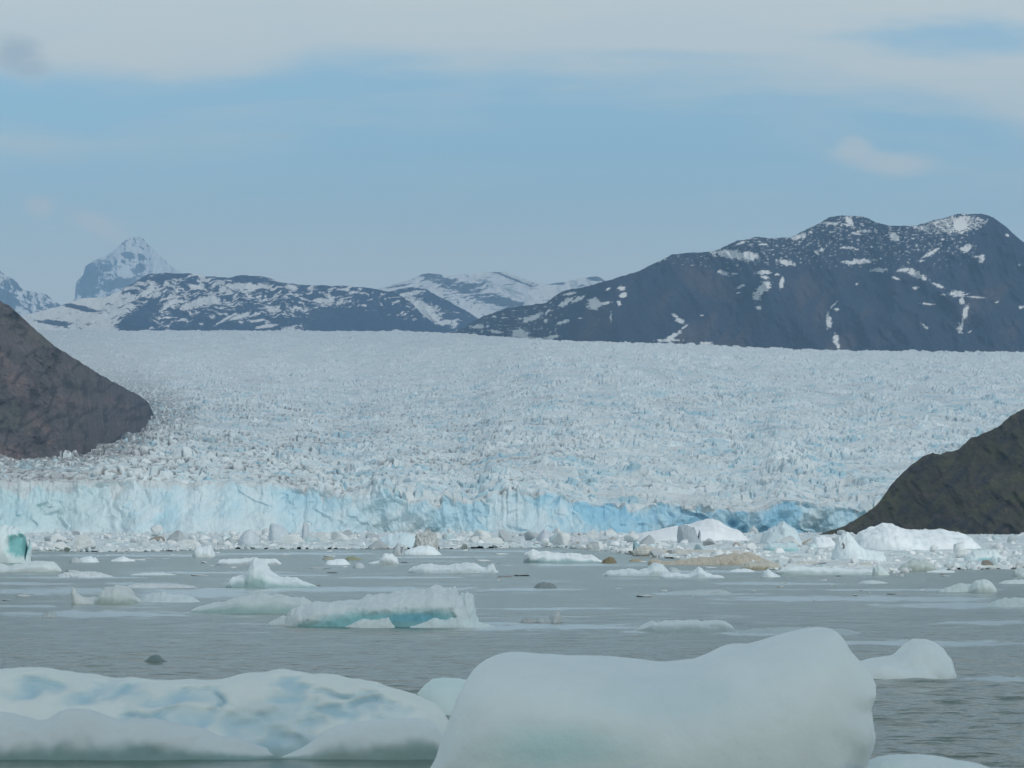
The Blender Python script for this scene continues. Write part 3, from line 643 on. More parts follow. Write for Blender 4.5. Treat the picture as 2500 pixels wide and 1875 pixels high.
# --- middle distance bergs
def mid_extra(x, y, z, C, px, vv, rel):
    pxx = x / y * F + 1250; py = HY - (z - CZ) / y * F
    line = np.interp(pxx, [690, 730, 800, 860, 950, 1020, 1060, 1105, 1130], [1545, 1522, 1505, 1492, 1490, 1492, 1488, 1492, 1540])
    n = fbm3(x / 1.6, y / 1.6, z / 1.0, 66, 3) * 9
    m = sm(py + n - line, -13, 17) * (vv < .3)
    C = mixc3(C, (.22, .50, .54), m * .92)
    C = mixc3(C, (.16, .44, .58), m * sm(np.hypot((pxx - 1010) / 80, (py - 1508) / 14), 1.2, .4) * .8)
    y = y + m * .35
    return x, y, z, C
mb = berg('iceberg', 'long cloud white iceberg with a bright turquoise undercut in mid water', [(694, 1515), (700, 1499), (712, 1488), (724, 1481), (732, 1476), (741, 1484), (752, 1478), (762, 1469), (790, 1468), (820, 1470), (850, 1467), (872, 1465), (892, 1458), (912, 1450), (935, 1447), (960, 1446), (990, 1441), (1020, 1437), (1040, 1439), (1062, 1434), (1090, 1438), (1112, 1436), (1117, 1452), (1125, 1462), (1130, 1480), (1138, 1500), (1148, 1528)], 1531, depth=9, group=G2, col=(.70, .76, .77), noise=.055, nscale=1.7, seed=31, box=.55, vpk=.3, undercut=.02, rows=90, step=2.0, wd=2.5, extra=mid_extra, fine=.6)
berg('ice_foot', 'small white wave washed foot at the waterline', [(840, 1531), (865, 1520), (880, 1513), (905, 1514), (930, 1511), (948, 1510), (958, 1524), (965, 1532)], 1532.5, depth=2, col=(.66, .74, .73), noise=.06, nscale=.7, seed=33, mat=MAT_ICE, parent=mb)
berg('ice_foot', None, [(1000, 1531), (1040, 1518), (1060, 1508), (1085, 1514), (1120, 1505), (1150, 1512), (1180, 1522), (1210, 1531)], 1532.5, depth=2, col=(.66, .76, .76), noise=.06, nscale=.7, seed=34, mat=MAT_ICE, parent=mb)
berg('ice_foot', None, [(650, 1524), (672, 1512), (690, 1504), (700, 1506), (710, 1524)], 1526, depth=2, col=(.66, .72, .73), noise=.06, nscale=.7, seed=35, mat=MAT_ICE, parent=mb)
berg('iceberg', 'pale worn ice tower leaning off the right end of the turquoise undercut berg', [(1100, 1500), (1112, 1470), (1122, 1455), (1135, 1448), (1150, 1450), (1156, 1466), (1160, 1490), (1166, 1520)], 1524, depth=4, group=G2, col=(.68, .77, .77), noise=.08, nscale=1.2, seed=36)
berg('iceberg', 'long low grey green iceberg left of the turquoise undercut berg', [(455, 1496), (470, 1487), (500, 1478), (560, 1463), (600, 1453), (640, 1449), (680, 1452), (720, 1459), (745, 1462), (758, 1468), (764, 1482), (770, 1496)], 1498, depth=12, group=G2, col=(.66, .72, .71), foot=(.34, .48, .45), foot_h=.42, noise=.03, nscale=3, seed=37, box=.7)
hb = berg('iceberg', 'humped grey berg with a thin curved horn at its left end', [(196, 1462), (210, 1458), (235, 1459), (248, 1448), (255, 1436), (262, 1432), (285, 1430), (302, 1431), (315, 1438), (325, 1450), (335, 1460), (348, 1473)], 1474, depth=7, group=G2, col=(.62, .67, .66), foot=(.38, .46, .43), foot_h=.4, noise=.045, nscale=2, seed=38, box=.55)
berg('ice_horn', 'thin curved horn of ice', [(174, 1440), (177, 1433), (183, 1436), (189, 1448), (197, 1454), (212, 1462), (232, 1468), (240, 1474)], 1474, depth=2.2, col=(.62, .66, .65), noise=.05, nscale=.8, seed=39, parent=hb)
berg('iceberg', 'low pale berg joined in line behind the humped grey berg with a horn', [(330, 1468), (345, 1458), (370, 1449), (400, 1446), (430, 1452), (460, 1456), (480, 1462), (492, 1470)], 1471, depth=7, group=G2, col=(.64, .72, .73), noise=.04, nscale=2, seed=40)
cb = berg('iceberg', 'white iceberg like a wave crest with a long sloping tail and shaded blue green flank', [(545, 1434), (556, 1420), (566, 1408), (590, 1403), (603, 1400), (608, 1384), (613, 1370), (622, 1363), (636, 1365), (648, 1376), (655, 1390), (664, 1400), (680, 1406), (705, 1409), (730, 1416), (750, 1422), (766, 1427), (780, 1434)], 1435, depth=9, group=G2, col=(.75, .82, .83), foot=(.38, .54, .54), foot_h=.4, noise=.05, nscale=2, seed=41, box=.6, rows=60, step=1.4, wd=1.5)  # the foot colour paints the shade on the flank
berg('growler', 'small dark clear growler alone in the open water at left', [(352, 1614), (360, 1606), (368, 1600), (378, 1598), (388, 1600), (396, 1608), (408, 1615)], 1617, depth=1.5, cat='growler', group=G2, col=CLEAR, noise=.03, nscale=.6, seed=42, mat=MAT_ICE_NEAR)
berg('growler', 'dark slate coloured ice lump right of centre in open grey water', [(1302, 1434), (1310, 1428), (1317, 1423), (1326, 1421), (1338, 1424), (1348, 1425), (1357, 1429), (1361, 1435)], 1436, depth=4, cat='growler', group=G2, col=(.22, .27, .27), noise=.08, nscale=1, seed=43)
berg('growler', 'small grey knob of ice with an upright point below the centre', [(1305, 1518), (1316, 1508), (1330, 1511), (1343, 1508), (1349, 1498), (1358, 1492), (1366, 1493), (1370, 1506), (1373, 1519)], 1520, depth=2.5, cat='growler', group=G2, col=(.52, .56, .56), noise=.07, nscale=.8, seed=44)
berg('growler', 'tiny reddish grey ice bump just left of the upright pointed knob', [(1268, 1518), (1278, 1511), (1290, 1510), (1302, 1513), (1310, 1519)], 1520, depth=1.8, cat='growler', group=G2, col=(.46, .48, .47), noise=.05, seed=45)
berg('ice_floe', 'long flat grey floe with a bright top drifting behind the saddle of the huge berg', [(1548, 1544), (1562, 1530), (1590, 1519), (1630, 1516), (1680, 1515), (1730, 1516), (1770, 1517), (1788, 1524), (1795, 1536)], 1545, depth=12, cat='ice floe', group=G2, col=(.68, .75, .75), foot=(.36, .44, .43), foot_h=.5, noise=.03, nscale=2, seed=46, box=.7)
berg('ice_floe', 'thin grey floe lying flat just behind the peak of the huge berg', [(1780, 1546), (1820, 1537), (1900, 1533), (1980, 1532), (2060, 1537), (2140, 1546)], 1548, depth=8, cat='ice floe', group=G2, col=(.48, .56, .56), noise=.02, nscale=2, seed=47)
berg('growler', 'little round grey lump afloat at the left edge of open water', [(99, 1506), (106, 1497), (118, 1492), (130, 1494), (138, 1500), (143, 1507)], 1508, depth=2.5, cat='growler', group=G2, col=(.48, .54, .54), noise=.06, seed=48)
bb = berg('iceberg', 'white ball shaped berg with a low tail on the right side of the open water', [(2365, 1444), (2375, 1428), (2383, 1418), (2398, 1414), (2413, 1416), (2424, 1425), (2431, 1438), (2434, 1446)], 1447, depth=5, group=G2, col=(.68, .76, .75), foot=(.48, .56, .54), foot_h=.4, noise=.05, nscale=1.6, seed=49)
berg('ice_tail', None, [(2292, 1443), (2318, 1432), (2345, 1424), (2365, 1424), (2385, 1430), (2400, 1446)], 1446, depth=4, col=(.60, .69, .68), noise=.05, nscale=1.5, seed=50, parent=bb)
berg('ice_floe', 'flat pale green floe cut off by the right edge of the frame', [(2412, 1480), (2430, 1468), (2460, 1461), (2500, 1459), (2560, 1465), (2600, 1480)], 1482, depth=9, cat='ice floe', group=G2, col=(.58, .67, .65), noise=.03, nscale=2, seed=51)
berg('ice_floe', 'thin white floe behind the ball shaped berg by the right edge', [(2438, 1424), (2460, 1417), (2490, 1415), (2520, 1418), (2540, 1424)], 1425, depth=8, cat='ice floe', group=G3, col=(.66, .73, .72), noise=.04, seed=52)
berg('ice_floe', 'thin pale floe lying flat below the white wave crest shaped row at right', [(2095, 1424), (2110, 1418), (2140, 1417), (2168, 1422)], 1425, depth=7, cat='ice floe', group=G3, col=(.60, .68, .68), noise=.03, seed=53)
berg('ice_floe', 'grey streak of low ice right of the dark slate lump', [(1615, 1448), (1660, 1443), (1720, 1440), (1765, 1439), (1785, 1447)], 1449, depth=8, cat='ice floe', group=G3, col=(.48, .55, .55), noise=.04, seed=54)
berg('ice_floe', 'low white twin humped floe in front of the tan dirty ice', [(1470, 1404), (1482, 1395), (1510, 1391), (1535, 1389), (1560, 1392), (1582, 1388), (1592, 1378), (1604, 1375), (1618, 1377), (1626, 1388), (1640, 1403)], 1407, depth=10, cat='ice floe', group=G3, col=(.66, .74, .76), foot=(.45, .54, .55), foot_h=.35, noise=.06, nscale=1.7, seed=55)
berg('ice_floe', 'white floe with a triangular peak just right of the twin humped floe', [(1608, 1410), (1618, 1400), (1640, 1398), (1660, 1400), (1685, 1402), (1697, 1392), (1706, 1384), (1714, 1386), (1724, 1398), (1745, 1402), (1770, 1409)], 1412, depth=9, cat='ice floe', group=G3, col=(.72, .79, .81), foot=(.48, .57, .59), foot_h=.3, noise=.06, nscale=1.6, seed=56)
berg('ice_floe', 'small grey tilted block lying behind the two white floes before the tan ice', [(1630, 1393), (1640, 1385), (1650, 1386), (1662, 1394)], 1396, depth=4, cat='ice floe', group=G3, col=(.46, .52, .54), noise=.06, seed=57)
berg('iceberg', 'long white berg with a dark teal waterline left of the olive brown lump', [(1280, 1350), (1300, 1343), (1320, 1346), (1345, 1347), (1370, 1352), (1400, 1350), (1420, 1356), (1445, 1354), (1455, 1362), (1475, 1372)], 1374, depth=14, group=G3, col=(.70, .75, .76), foot=(.28, .42, .44), foot_h=.28, noise=.05, nscale=2.4, seed=58)
berg('growler', 'olive brown dirt covered lump standing alone in front of the pack', [(1470, 1372), (1478, 1364), (1488, 1360), (1496, 1361), (1502, 1368), (1506, 1373)], 1375, depth=4, cat='growler', group=G3, col=(.20, .17, .10), noise=.09, nscale=1, seed=59, flat=True)
berg('iceberg', 'smooth white dome berg in front of the tilted grey slab', [(983, 1350), (1000, 1340), (1022, 1333), (1045, 1332), (1060, 1337), (1072, 1348), (1078, 1354)], 1355, depth=9, group=G3, col=(.74, .81, .83), noise=.035, nscale=2.4, seed=60)
berg('iceberg', 'tilted grey slab of ice standing on edge at the front of the pack', [(953, 1352), (962, 1340), (968, 1328), (976, 1322), (985, 1326), (987, 1338), (980, 1352)], 1355.5, depth=5, group=G3, col=(.50, .55, .57), noise=.05, nscale=2, seed=61)
berg('ice_floe', 'bent white and grey fragment just below the tilted grey slab', [(898, 1377), (908, 1372), (926, 1368), (934, 1354), (944, 1351), (958, 1354), (968, 1362), (975, 1377)], 1379, depth=6, cat='ice floe', group=G3, col=(.68, .74, .76), foot=(.40, .47, .48), foot_h=.4, noise=.06, nscale=1.6, seed=62)
berg('ice_floe', 'flat white table floe left of the bent fragment', [(792, 1378), (800, 1369), (820, 1366), (838, 1364), (848, 1371), (855, 1378)], 1379, depth=8, cat='ice floe', group=G3, col=(.76, .82, .84), noise=.03, seed=63)
berg('growler', 'grey rounded stub touching the right end of the flat white table floe', [(862, 1384), (868, 1376), (878, 1373), (886, 1378), (890, 1385)], 1387, depth=3, cat='growler', group=G3, col=(.48, .54, .56), noise=.05, seed=64)
berg('growler', 'left of two small olive stained ice blocks above the flat white table floe', [(787, 1365), (792, 1360), (804, 1359), (813, 1361), (817, 1366)], 1367, depth=4, cat='growler', group=G3, col=(.30, .32, .26), noise=.06, seed=65)
berg('growler', 'right of two small olive stained ice blocks above the flat white table floe', [(842, 1365), (850, 1359), (862, 1358), (872, 1361), (884, 1365)], 1367.5, depth=4, cat='growler', group=G3, col=(.26, .28, .19), noise=.06, seed=66)
berg('ice_floe', 'broad lumpy white floe with an upright fin at its right end near the centre', [(996, 1392), (1008, 1384), (1030, 1378), (1050, 1377), (1080, 1381), (1110, 1378), (1135, 1374), (1155, 1375), (1172, 1383), (1186, 1386), (1194, 1378), (1205, 1374), (1208, 1390), (1215, 1396)], 1399, depth=11, cat='ice floe', group=G3, col=(.66, .73, .75), foot=(.48, .56, .58), foot_h=.35, noise=.06, nscale=1.6, seed=67)
berg('ice_floe', 'wide flat white floe with dark waterline behind the wave crest berg', [(528, 1378), (534, 1368), (556, 1365), (590, 1364), (620, 1362), (650, 1365), (675, 1366), (686, 1376)], 1380, depth=11, cat='ice floe', group=G3, col=(.70, .76, .78), foot=(.36, .42, .43), foot_h=.35, noise=.05, nscale=1.6, seed=68)
berg('iceberg', 'smooth grey whale back berg at the left edge below the teal ice', [(-60, 1380), (0, 1376), (25, 1383), (40, 1376), (70, 1371), (110, 1370), (135, 1374), (146, 1386), (150, 1395)], 1397, depth=9, group=G3, col=(.62, .69, .69), foot=(.46, .53, .52), foot_h=.3, noise=.035, nscale=2.2, seed=69)
tb = berg('iceberg', 'pale berg with a deep teal hollow cut off by the left edge', [(-70, 1300), (-20, 1285), (0, 1283), (20, 1284), (40, 1288), (58, 1298), (70, 1310), (76, 1330), (76, 1350), (66, 1372)], 1374, depth=14, group=G3, col=(.62, .72, .73), noise=.04, nscale=2.4, seed=70,
     extra=lambda x, y, z, C, px, vv, rel: (x, y + sm(np.hypot((px - 46) / 30, (HY - (z - CZ) / y * F - 1330) / 28), 1.1, .5) * 2.5, z, mixc3(C, (.18, .44, .46), sm(np.hypot((x / y * F + 1250 - 46) / 31, (HY - (z - CZ) / y * F - 1332) / 30) + fbm3(x / 1.5, y / 1.5, z / 1.5, 71, 3) * .7, 1.2, .7) * (vv < .2))))
berg('ice_floe', 'thin white floe with a dirt stained end left of the horned berg', [(305, 1433), (320, 1427), (360, 1425), (400, 1426), (450, 1427), (482, 1434)], 1435.5, depth=7, cat='ice floe', group=G3, col=(.66, .70, .71), dirt=((.36, .33, .27), .0), noise=.04, seed=71)
berg('ice_floe', 'low white floe with a brown patch under the whale back berg', [(142, 1404), (160, 1397), (200, 1395), (230, 1396), (250, 1400), (275, 1407)], 1409, depth=7, cat='ice floe', group=G3, col=(.66, .71, .72), dirt=((.32, .31, .24), .05), noise=.05, seed=72)
berg('growler', 'dark grey lump beside a white floe at the left of the open water', [(170, 1371), (176, 1363), (186, 1361), (196, 1366), (202, 1372)], 1373.5, depth=3, cat='growler', group=G3, col=(.42, .47, .49), noise=.06, seed=73)
berg('ice_floe', 'low white floe just right of the dark grey lump at left', [(185, 1371), (200, 1361), (215, 1358), (232, 1361), (242, 1371)], 1373, depth=6, cat='ice floe', group=G3, col=(.66, .73, .75), noise=.06, seed=74)
berg('ice_floe', 'peaked little white floe midway between the teal berg and the wave crest berg', [(270, 1368), (285, 1363), (300, 1358), (315, 1364), (330, 1369)], 1370.5, depth=6, cat='ice floe', group=G3, col=(.68, .74, .76), noise=.06, seed=75)
berg('ice_floe', 'thin white strip floe above the horned berg', [(320, 1403), (350, 1399), (390, 1398), (430, 1403)], 1404.5, depth=6, cat='ice floe', group=G3, col=(.66, .73, .74), noise=.04, seed=76)
berg('iceberg', 'pale block berg with an overhanging top at the pack edge left of centre', [(470, 1358), (474, 1342), (480, 1333), (492, 1335), (502, 1333), (514, 1331), (520, 1342), (526, 1356)], 1360, depth=7, group=G3, col=(.66, .73, .75), noise=.06, nscale=1.8, seed=77)
# --- dirty ice at the right
berg('ice_floe', 'broad tan dirt covered floe with a dark waterline', [(1544, 1348), (1556, 1338), (1575, 1330), (1592, 1334), (1620, 1342), (1660, 1342), (1700, 1343), (1760, 1345), (1800, 1344), (1835, 1348), (1850, 1356)], 1358, depth=16, cat='ice floe', group='dirty ice at the right of the pack', col=(.54, .53, .48), foot=(.22, .21, .18), foot_h=.2, dirt=((.38, .33, .24), .03), noise=.06, nscale=1.8, seed=81, flat=True)
berg('ice_floe', 'brown muddy ridge of ice in front of the broad tan floe', [(1580, 1376), (1586, 1366), (1600, 1365), (1625, 1371), (1660, 1368), (1700, 1362), (1740, 1360), (1780, 1352), (1830, 1350), (1860, 1361), (1880, 1372)], 1379, depth=9, cat='ice floe', group='dirty ice at the right of the pack', col=(.44, .41, .34), dirt=((.26, .21, .14), .03), noise=.09, nscale=1.2, seed=82, flat=True)
berg('ice_floe', 'rounded cream and brown stained lump between the muddy ridge and the long white floe', [(1810, 1384), (1820, 1375), (1850, 1370), (1880, 1369), (1900, 1376), (1908, 1386)], 1391, depth=7, cat='ice floe', group='dirty ice at the right of the pack', col=(.50, .49, .42), foot=(.30, .27, .18), foot_h=.3, dirt=((.40, .36, .28), .05), noise=.07, nscale=1.2, seed=83)
berg('ice_floe', 'small rusty brown strip of ice in the pack right of centre', [(1383, 1331), (1392, 1326), (1410, 1327), (1422, 1331)], 1333.5, depth=6, cat='ice floe', group='dirty ice at the right of the pack', col=(.30, .20, .14), noise=.08, nscale=1.2, seed=84, flat=True)
berg('ice_floe', 'short brown smear of dirty ice above the twin humped floe', [(1536, 1368), (1548, 1364), (1560, 1365), (1572, 1369)], 1371, depth=5, cat='ice floe', group='dirty ice at the right of the pack', col=(.34, .30, .20), noise=.07, nscale=1.2, seed=85, flat=True)
berg('iceberg', 'cracked tan boulder like berg at the tip of the dark headland', [(1950, 1333), (1960, 1325), (1972, 1319), (1982, 1314), (1988, 1322), (1992, 1334)], 1337, depth=8, group='dirty ice at the right of the pack', col=(.44, .38, .28), dirt=((.30, .24, .16), .1), noise=.07, nscale=2, seed=86, flat=True)
berg('ice_floe', 'faintly tan stained floe behind the long white floe', [(1925, 1378), (1950, 1370), (2000, 1371), (2060, 1375), (2120, 1374), (2160, 1382)], 1386, depth=9, cat='ice floe', group='dirty ice at the right of the pack', col=(.56, .56, .51), dirt=((.46, .40, .33), .0), noise=.05, nscale=1.6, seed=87)
# --- big white bergs in the pack
berg('iceberg', 'broad white hill of ice rising before the blue cliff', [(1540, 1318), (1570, 1302), (1600, 1296), (1650, 1287), (1690, 1279), (1710, 1272), (1735, 1267), (1752, 1269), (1765, 1278), (1785, 1288), (1805, 1293), (1814, 1304), (1830, 1318)], 1326, depth=60, group='large bergs locked in the pack', col=(.80, .82, .83), noise=.025, jag=.06, nscale=14, seed=91, box=.75, mat=MAT_PACK)
berg('ice_block', 'dark grey angular ice block lying against the white hill of ice', [(1653, 1312), (1656, 1284), (1664, 1281), (1676, 1283), (1695, 1287), (1708, 1293), (1711, 1300), (1704, 1312)], 1331, depth=14, cat='ice block', group='large bergs locked in the pack', col=(.38, .43, .46), noise=.03, nscale=5, seed=92, box=.35, flat=True, mat=MAT_PACK)
berg('iceberg', 'glassy grey green iceberg with a pointed top right of the white hill of ice', [(1855, 1325), (1862, 1312), (1868, 1300), (1880, 1289), (1900, 1284), (1912, 1273), (1925, 1282), (1940, 1292), (1950, 1305), (1955, 1325)], 1334, depth=24, group='large bergs locked in the pack', col=(.58, .68, .70), noise=.06, nscale=7, seed=93, mat=MAT_PACK)
berg('iceberg', 'teal tinted slab berg below the glassy pointed iceberg', [(1862, 1350), (1866, 1332), (1880, 1326), (1910, 1326), (1930, 1324), (1946, 1328), (1952, 1342), (1962, 1352)], 1354, depth=12, group='large bergs locked in the pack', col=(.56, .68, .70), foot=(.24, .46, .48), foot_h=.5, noise=.05, nscale=3.5, seed=94)
berg('iceberg', 'massive white flat topped iceberg in front of the dark headland', [(2072, 1345), (2082, 1318), (2098, 1303), (2120, 1292), (2128, 1286), (2150, 1282), (2178, 1281), (2195, 1288), (2230, 1293), (2270, 1292), (2300, 1296), (2335, 1299), (2350, 1303), (2368, 1310), (2378, 1320), (2400, 1345)], 1350, depth=40, group='large bergs locked in the pack', col=(.80, .84, .85), dirt=((.66, .74, .77), .1), noise=.03, jag=.10, nscale=10, seed=95, box=.6, mat=MAT_PACK, rows=80, step=1.6)
berg('iceberg', 'white snow mound left of the arched berg at the foot of the headland', [(1975, 1335), (1990, 1312), (2010, 1309), (2025, 1311), (2036, 1321), (2046, 1338)], 1343, depth=18, group='large bergs locked in the pack', col=(.78, .82, .83), noise=.03, nscale=7, seed=96, mat=MAT_PACK)
arch = berg('iceberg', 'upright grey white iceberg pierced by a small teardrop hole', [(2032, 1362), (2034, 1345), (2040, 1335), (2042, 1318), (2048, 1309), (2056, 1305), (2062, 1300), (2070, 1300), (2080, 1306), (2086, 1318), (2096, 1330), (2110, 1340), (2125, 1343), (2140, 1346), (2155, 1350), (2165, 1374)], 1377, depth=6.5, group='large bergs locked in the pack', col=(.68, .76, .78), noise=.06, nscale=2.6, seed=97, rows=60, step=1.2, mat=MAT_ICE)
def cut_hole(o, px, py, rx, ry, dist):
    k = dist / F; bm_me = bpy.data.meshes.new('cutter'); n = 24; v = []; f = []
    for s in (-1, 1):
        for i in range(n):
            a = 2 * math.pi * i / n; tear = 1 - .35 * max(0, math.sin(a))
            v.append(((px + math.cos(a) * rx * tear - 1250) * k - o.location.x, s * 30, CZ - (py - HY - math.sin(a) * ry) * k))
    f = [tuple(range(n))[::-1], tuple(range(n, 2 * n))] + [(i, (i + 1) % n, n + (i + 1) % n, n + i) for i in range(n)]
    bm_me.from_pydata(v, [], f); bm_me.update()
    set_col(bm_me, np.tile(np.array([.6, .7, .73], np.float32), (2 * n, 1)))
    c = bpy.data.objects.new('cutter', bm_me); SC.collection.objects.link(c); c.location = o.location
    # close the berg underneath so that it is a solid
    import bmesh
    bm = bmesh.new(); bm.from_mesh(o.data)
    bmesh.ops.holes_fill(bm, edges=[e for e in bm.edges if e.is_boundary], sides=0)
    bmesh.ops.recalc_face_normals(bm, faces=bm.faces); bm.to_mesh(o.data); bm.free()
    bm = bmesh.new(); bm.from_mesh(bm_me); bmesh.ops.recalc_face_normals(bm, faces=bm.faces); bm.to_mesh(bm_me); bm.free()
    md = o.modifiers.new('b', 'BOOLEAN'); md.operation = 'DIFFERENCE'; md.object = c; md.solver = 'EXACT'
    bpy.context.view_layer.update()
    dg = bpy.context.evaluated_depsgraph_get()
    me = bpy.data.meshes.new_from_object(o.evaluated_get(dg), depsgraph=dg)
    o.modifiers.clear(); o.data = me
    bpy.data.objects.remove(c)
cut_hole(arch, 2056, 1333, 5.0, 7.5, dist_of(1377) + 3)
berg('iceberg', 'grey green rounded berg with a dark hollow at the front edge of the right pack', [(2190, 1392), (2205, 1376), (2225, 1368), (2245, 1366), (2262, 1370), (2278, 1380), (2290, 1393)], 1395, depth=10, group='large bergs locked in the pack', col=(.50, .56, .53), foot=(.30, .35, .32), foot_h=.35, noise=.05, nscale=2.4, seed=98)
berg('iceberg', 'pale berg with a smile shaped aqua underside near the right edge', [(2352, 1376), (2360, 1356), (2380, 1345), (2410, 1342), (2435, 1346), (2446, 1358), (2450, 1374)], 1380, depth=9, group='large bergs locked in the pack', col=(.68, .77, .77), noise=.04, nscale=2.6, seed=99,
     extra=lambda x, y, z, C, px, vv, rel: (x, y, z, mixc3(C, (.26, .52, .55), sm(np.hypot((x / y * F + 1250 - 2408) / 34, (HY - (z - CZ) / y * F - 1377) / 17), 1.1, .7) * (vv < .3))))
berg('ice_floe', 'long white floe with a crisp shaded edge at the front of the right pack', [(1898, 1396), (1910, 1386), (1930, 1382), (1970, 1384), (2010, 1386), (2060, 1388), (2110, 1390), (2150, 1390), (2172, 1400)], 1403, depth=9, cat='ice floe', group=G3, col=(.76, .82, .83), foot=(.46, .56, .55), foot_h=.42, noise=.04, nscale=1.3, seed=100)  # darker foot colour stands in for the shaded edge
berg('iceberg', 'wedge shaped tilted slab at the right end of the long white floe', [(2130, 1398), (2134, 1384), (2144, 1379), (2152, 1382), (2162, 1392), (2172, 1401)], 1404, depth=4, group=G3, col=(.62, .71, .70), noise=.04, nscale=1.4, seed=101, flat=True)
berg('ice_floe', 'small white heap afloat in front of the long white floe', [(1858, 1406), (1866, 1394), (1875, 1390), (1888, 1398), (1905, 1407)], 1409, depth=4, cat='ice floe', group=G3, col=(.70, .78, .80), noise=.08, nscale=1, seed=102)
berg('ice_floe', 'flat snowy plate just left of the small white heap', [(1782, 1394), (1800, 1389), (1825, 1388), (1842, 1394)], 1396, depth=5, cat='ice floe', group=G3, col=(.72, .79, .81), noise=.03, seed=103)
berg('ice_floe', 'pale plate with a ragged top between the green hollow berg and the aqua berg', [(2262, 1396), (2285, 1392), (2300, 1391), (2330, 1394)], 1398, depth=5, cat='ice floe', group=G3, col=(.72, .79, .78), noise=.06, seed=104)
berg('ice_floe', 'cream edged flat floe under the aqua berg at right', [(2345, 1386), (2360, 1381), (2400, 1381), (2440, 1383), (2465, 1387)], 1389, depth=7, cat='ice floe', group=G3, col=(.66, .68, .60), noise=.03, seed=105)
berg('iceberg', 'squat grey green block berg at the right edge of the pack', [(2474, 1404), (2477, 1392), (2490, 1388), (2520, 1386), (2540, 1404)], 1408, depth=7, group=G3, col=(.56, .64, .62), noise=.05, seed=106)
berg('iceberg', 'dark teal fin of ice standing at the left end of the broad tan floe', [(1545, 1342), (1546, 1326), (1550, 1320), (1556, 1326), (1562, 1332), (1568, 1344)], 1354, depth=5, group=G3, col=(.24, .38, .40), noise=.05, seed=107)
berg('iceberg', 'grey dirty jagged berg above the smooth white dome', [(1012, 1332), (1016, 1308), (1030, 1300), (1050, 1299), (1064, 1306), (1070, 1320), (1068, 1338)], 1343, depth=16, group='large bergs locked in the pack', col=(.52, .54, .52), dirt=((.34, .35, .36), .0), noise=.13, jag=.3, nscale=3, seed=108, flat=True, mat=MAT_PACK)
berg('iceberg', 'pale blue tinted berg left beside the grey dirty jagged berg', [(925, 1330), (932, 1312), (950, 1306), (980, 1302), (1000, 1304), (1015, 1312), (1022, 1332)], 1340, depth=14, group='large bergs locked in the pack', col=(.58, .70, .74), noise=.06, nscale=4, seed=109, mat=MAT_PACK)
berg('iceberg', 'grey pyramid of ice in the left part of the pack', [(582, 1322), (592, 1304), (606, 1290), (616, 1296), (624, 1312), (634, 1328)], 1336, depth=16, group='large bergs locked in the pack', col=(.52, .57, .60), noise=.05, nscale=5, seed=110, flat=True, mat=MAT_PACK)
berg('iceberg', 'grey slab leaning to the right on top of the pack left of centre', [(657, 1300), (661, 1278), (668, 1276), (684, 1284), (700, 1292), (704, 1304)], 1326, depth=20, group='large bergs locked in the pack', col=(.52, .59, .62), noise=.05, nscale=6, seed=111, mat=MAT_PACK)
berg('iceberg', 'small grey cube of ice on the crest of the pack', [(738, 1296), (740, 1276), (746, 1274), (752, 1280), (754, 1296)], 1322, depth=10, group='large bergs locked in the pack', col=(.48, .53, .56), noise=.05, nscale=4, seed=112, flat=True, mat=MAT_PACK)
berg('iceberg', 'purple grey rounded pyramid in the pack beneath the middle of the cliff', [(1310, 1318), (1318, 1302), (1328, 1292), (1338, 1298), (1346, 1310), (1352, 1320)], 1330, depth=14, group='large bergs locked in the pack', col=(.52, .56, .60), noise=.06, nscale=4, seed=113, mat=MAT_PACK)
berg('iceberg', 'flat topped speckled grey berg right of the purple grey pyramid', [(1386, 1322), (1392, 1309), (1410, 1307), (1430, 1308), (1438, 1322)], 1330, depth=12, group='large bergs locked in the pack', col=(.54, .57, .59), dirt=((.42, .44, .46), .1), noise=.06, nscale=3, seed=114, flat=True, mat=MAT_PACK)

def with_parts(o, body):
    """bergs made of several distinct masses: an Empty at the waterline that holds them"""
    e = bpy.data.objects.new('iceberg', None); SC.collection.objects.link(e); e.location = o.location
    kids = list(o.children)
    for k in ('label', 'category', 'group'):
        if k in o: e[k] = o[k]; del o[k]
    o.name = body
    for c in [o] + kids: c.parent = e; c.location = (0, 0, 0)
    return e
with_parts(lb, 'upper_slope'); with_parts(rb, 'ice_dome'); with_parts(mb, 'crest'); with_parts(hb, 'ice_hump'); with_parts(bb, 'ice_ball')

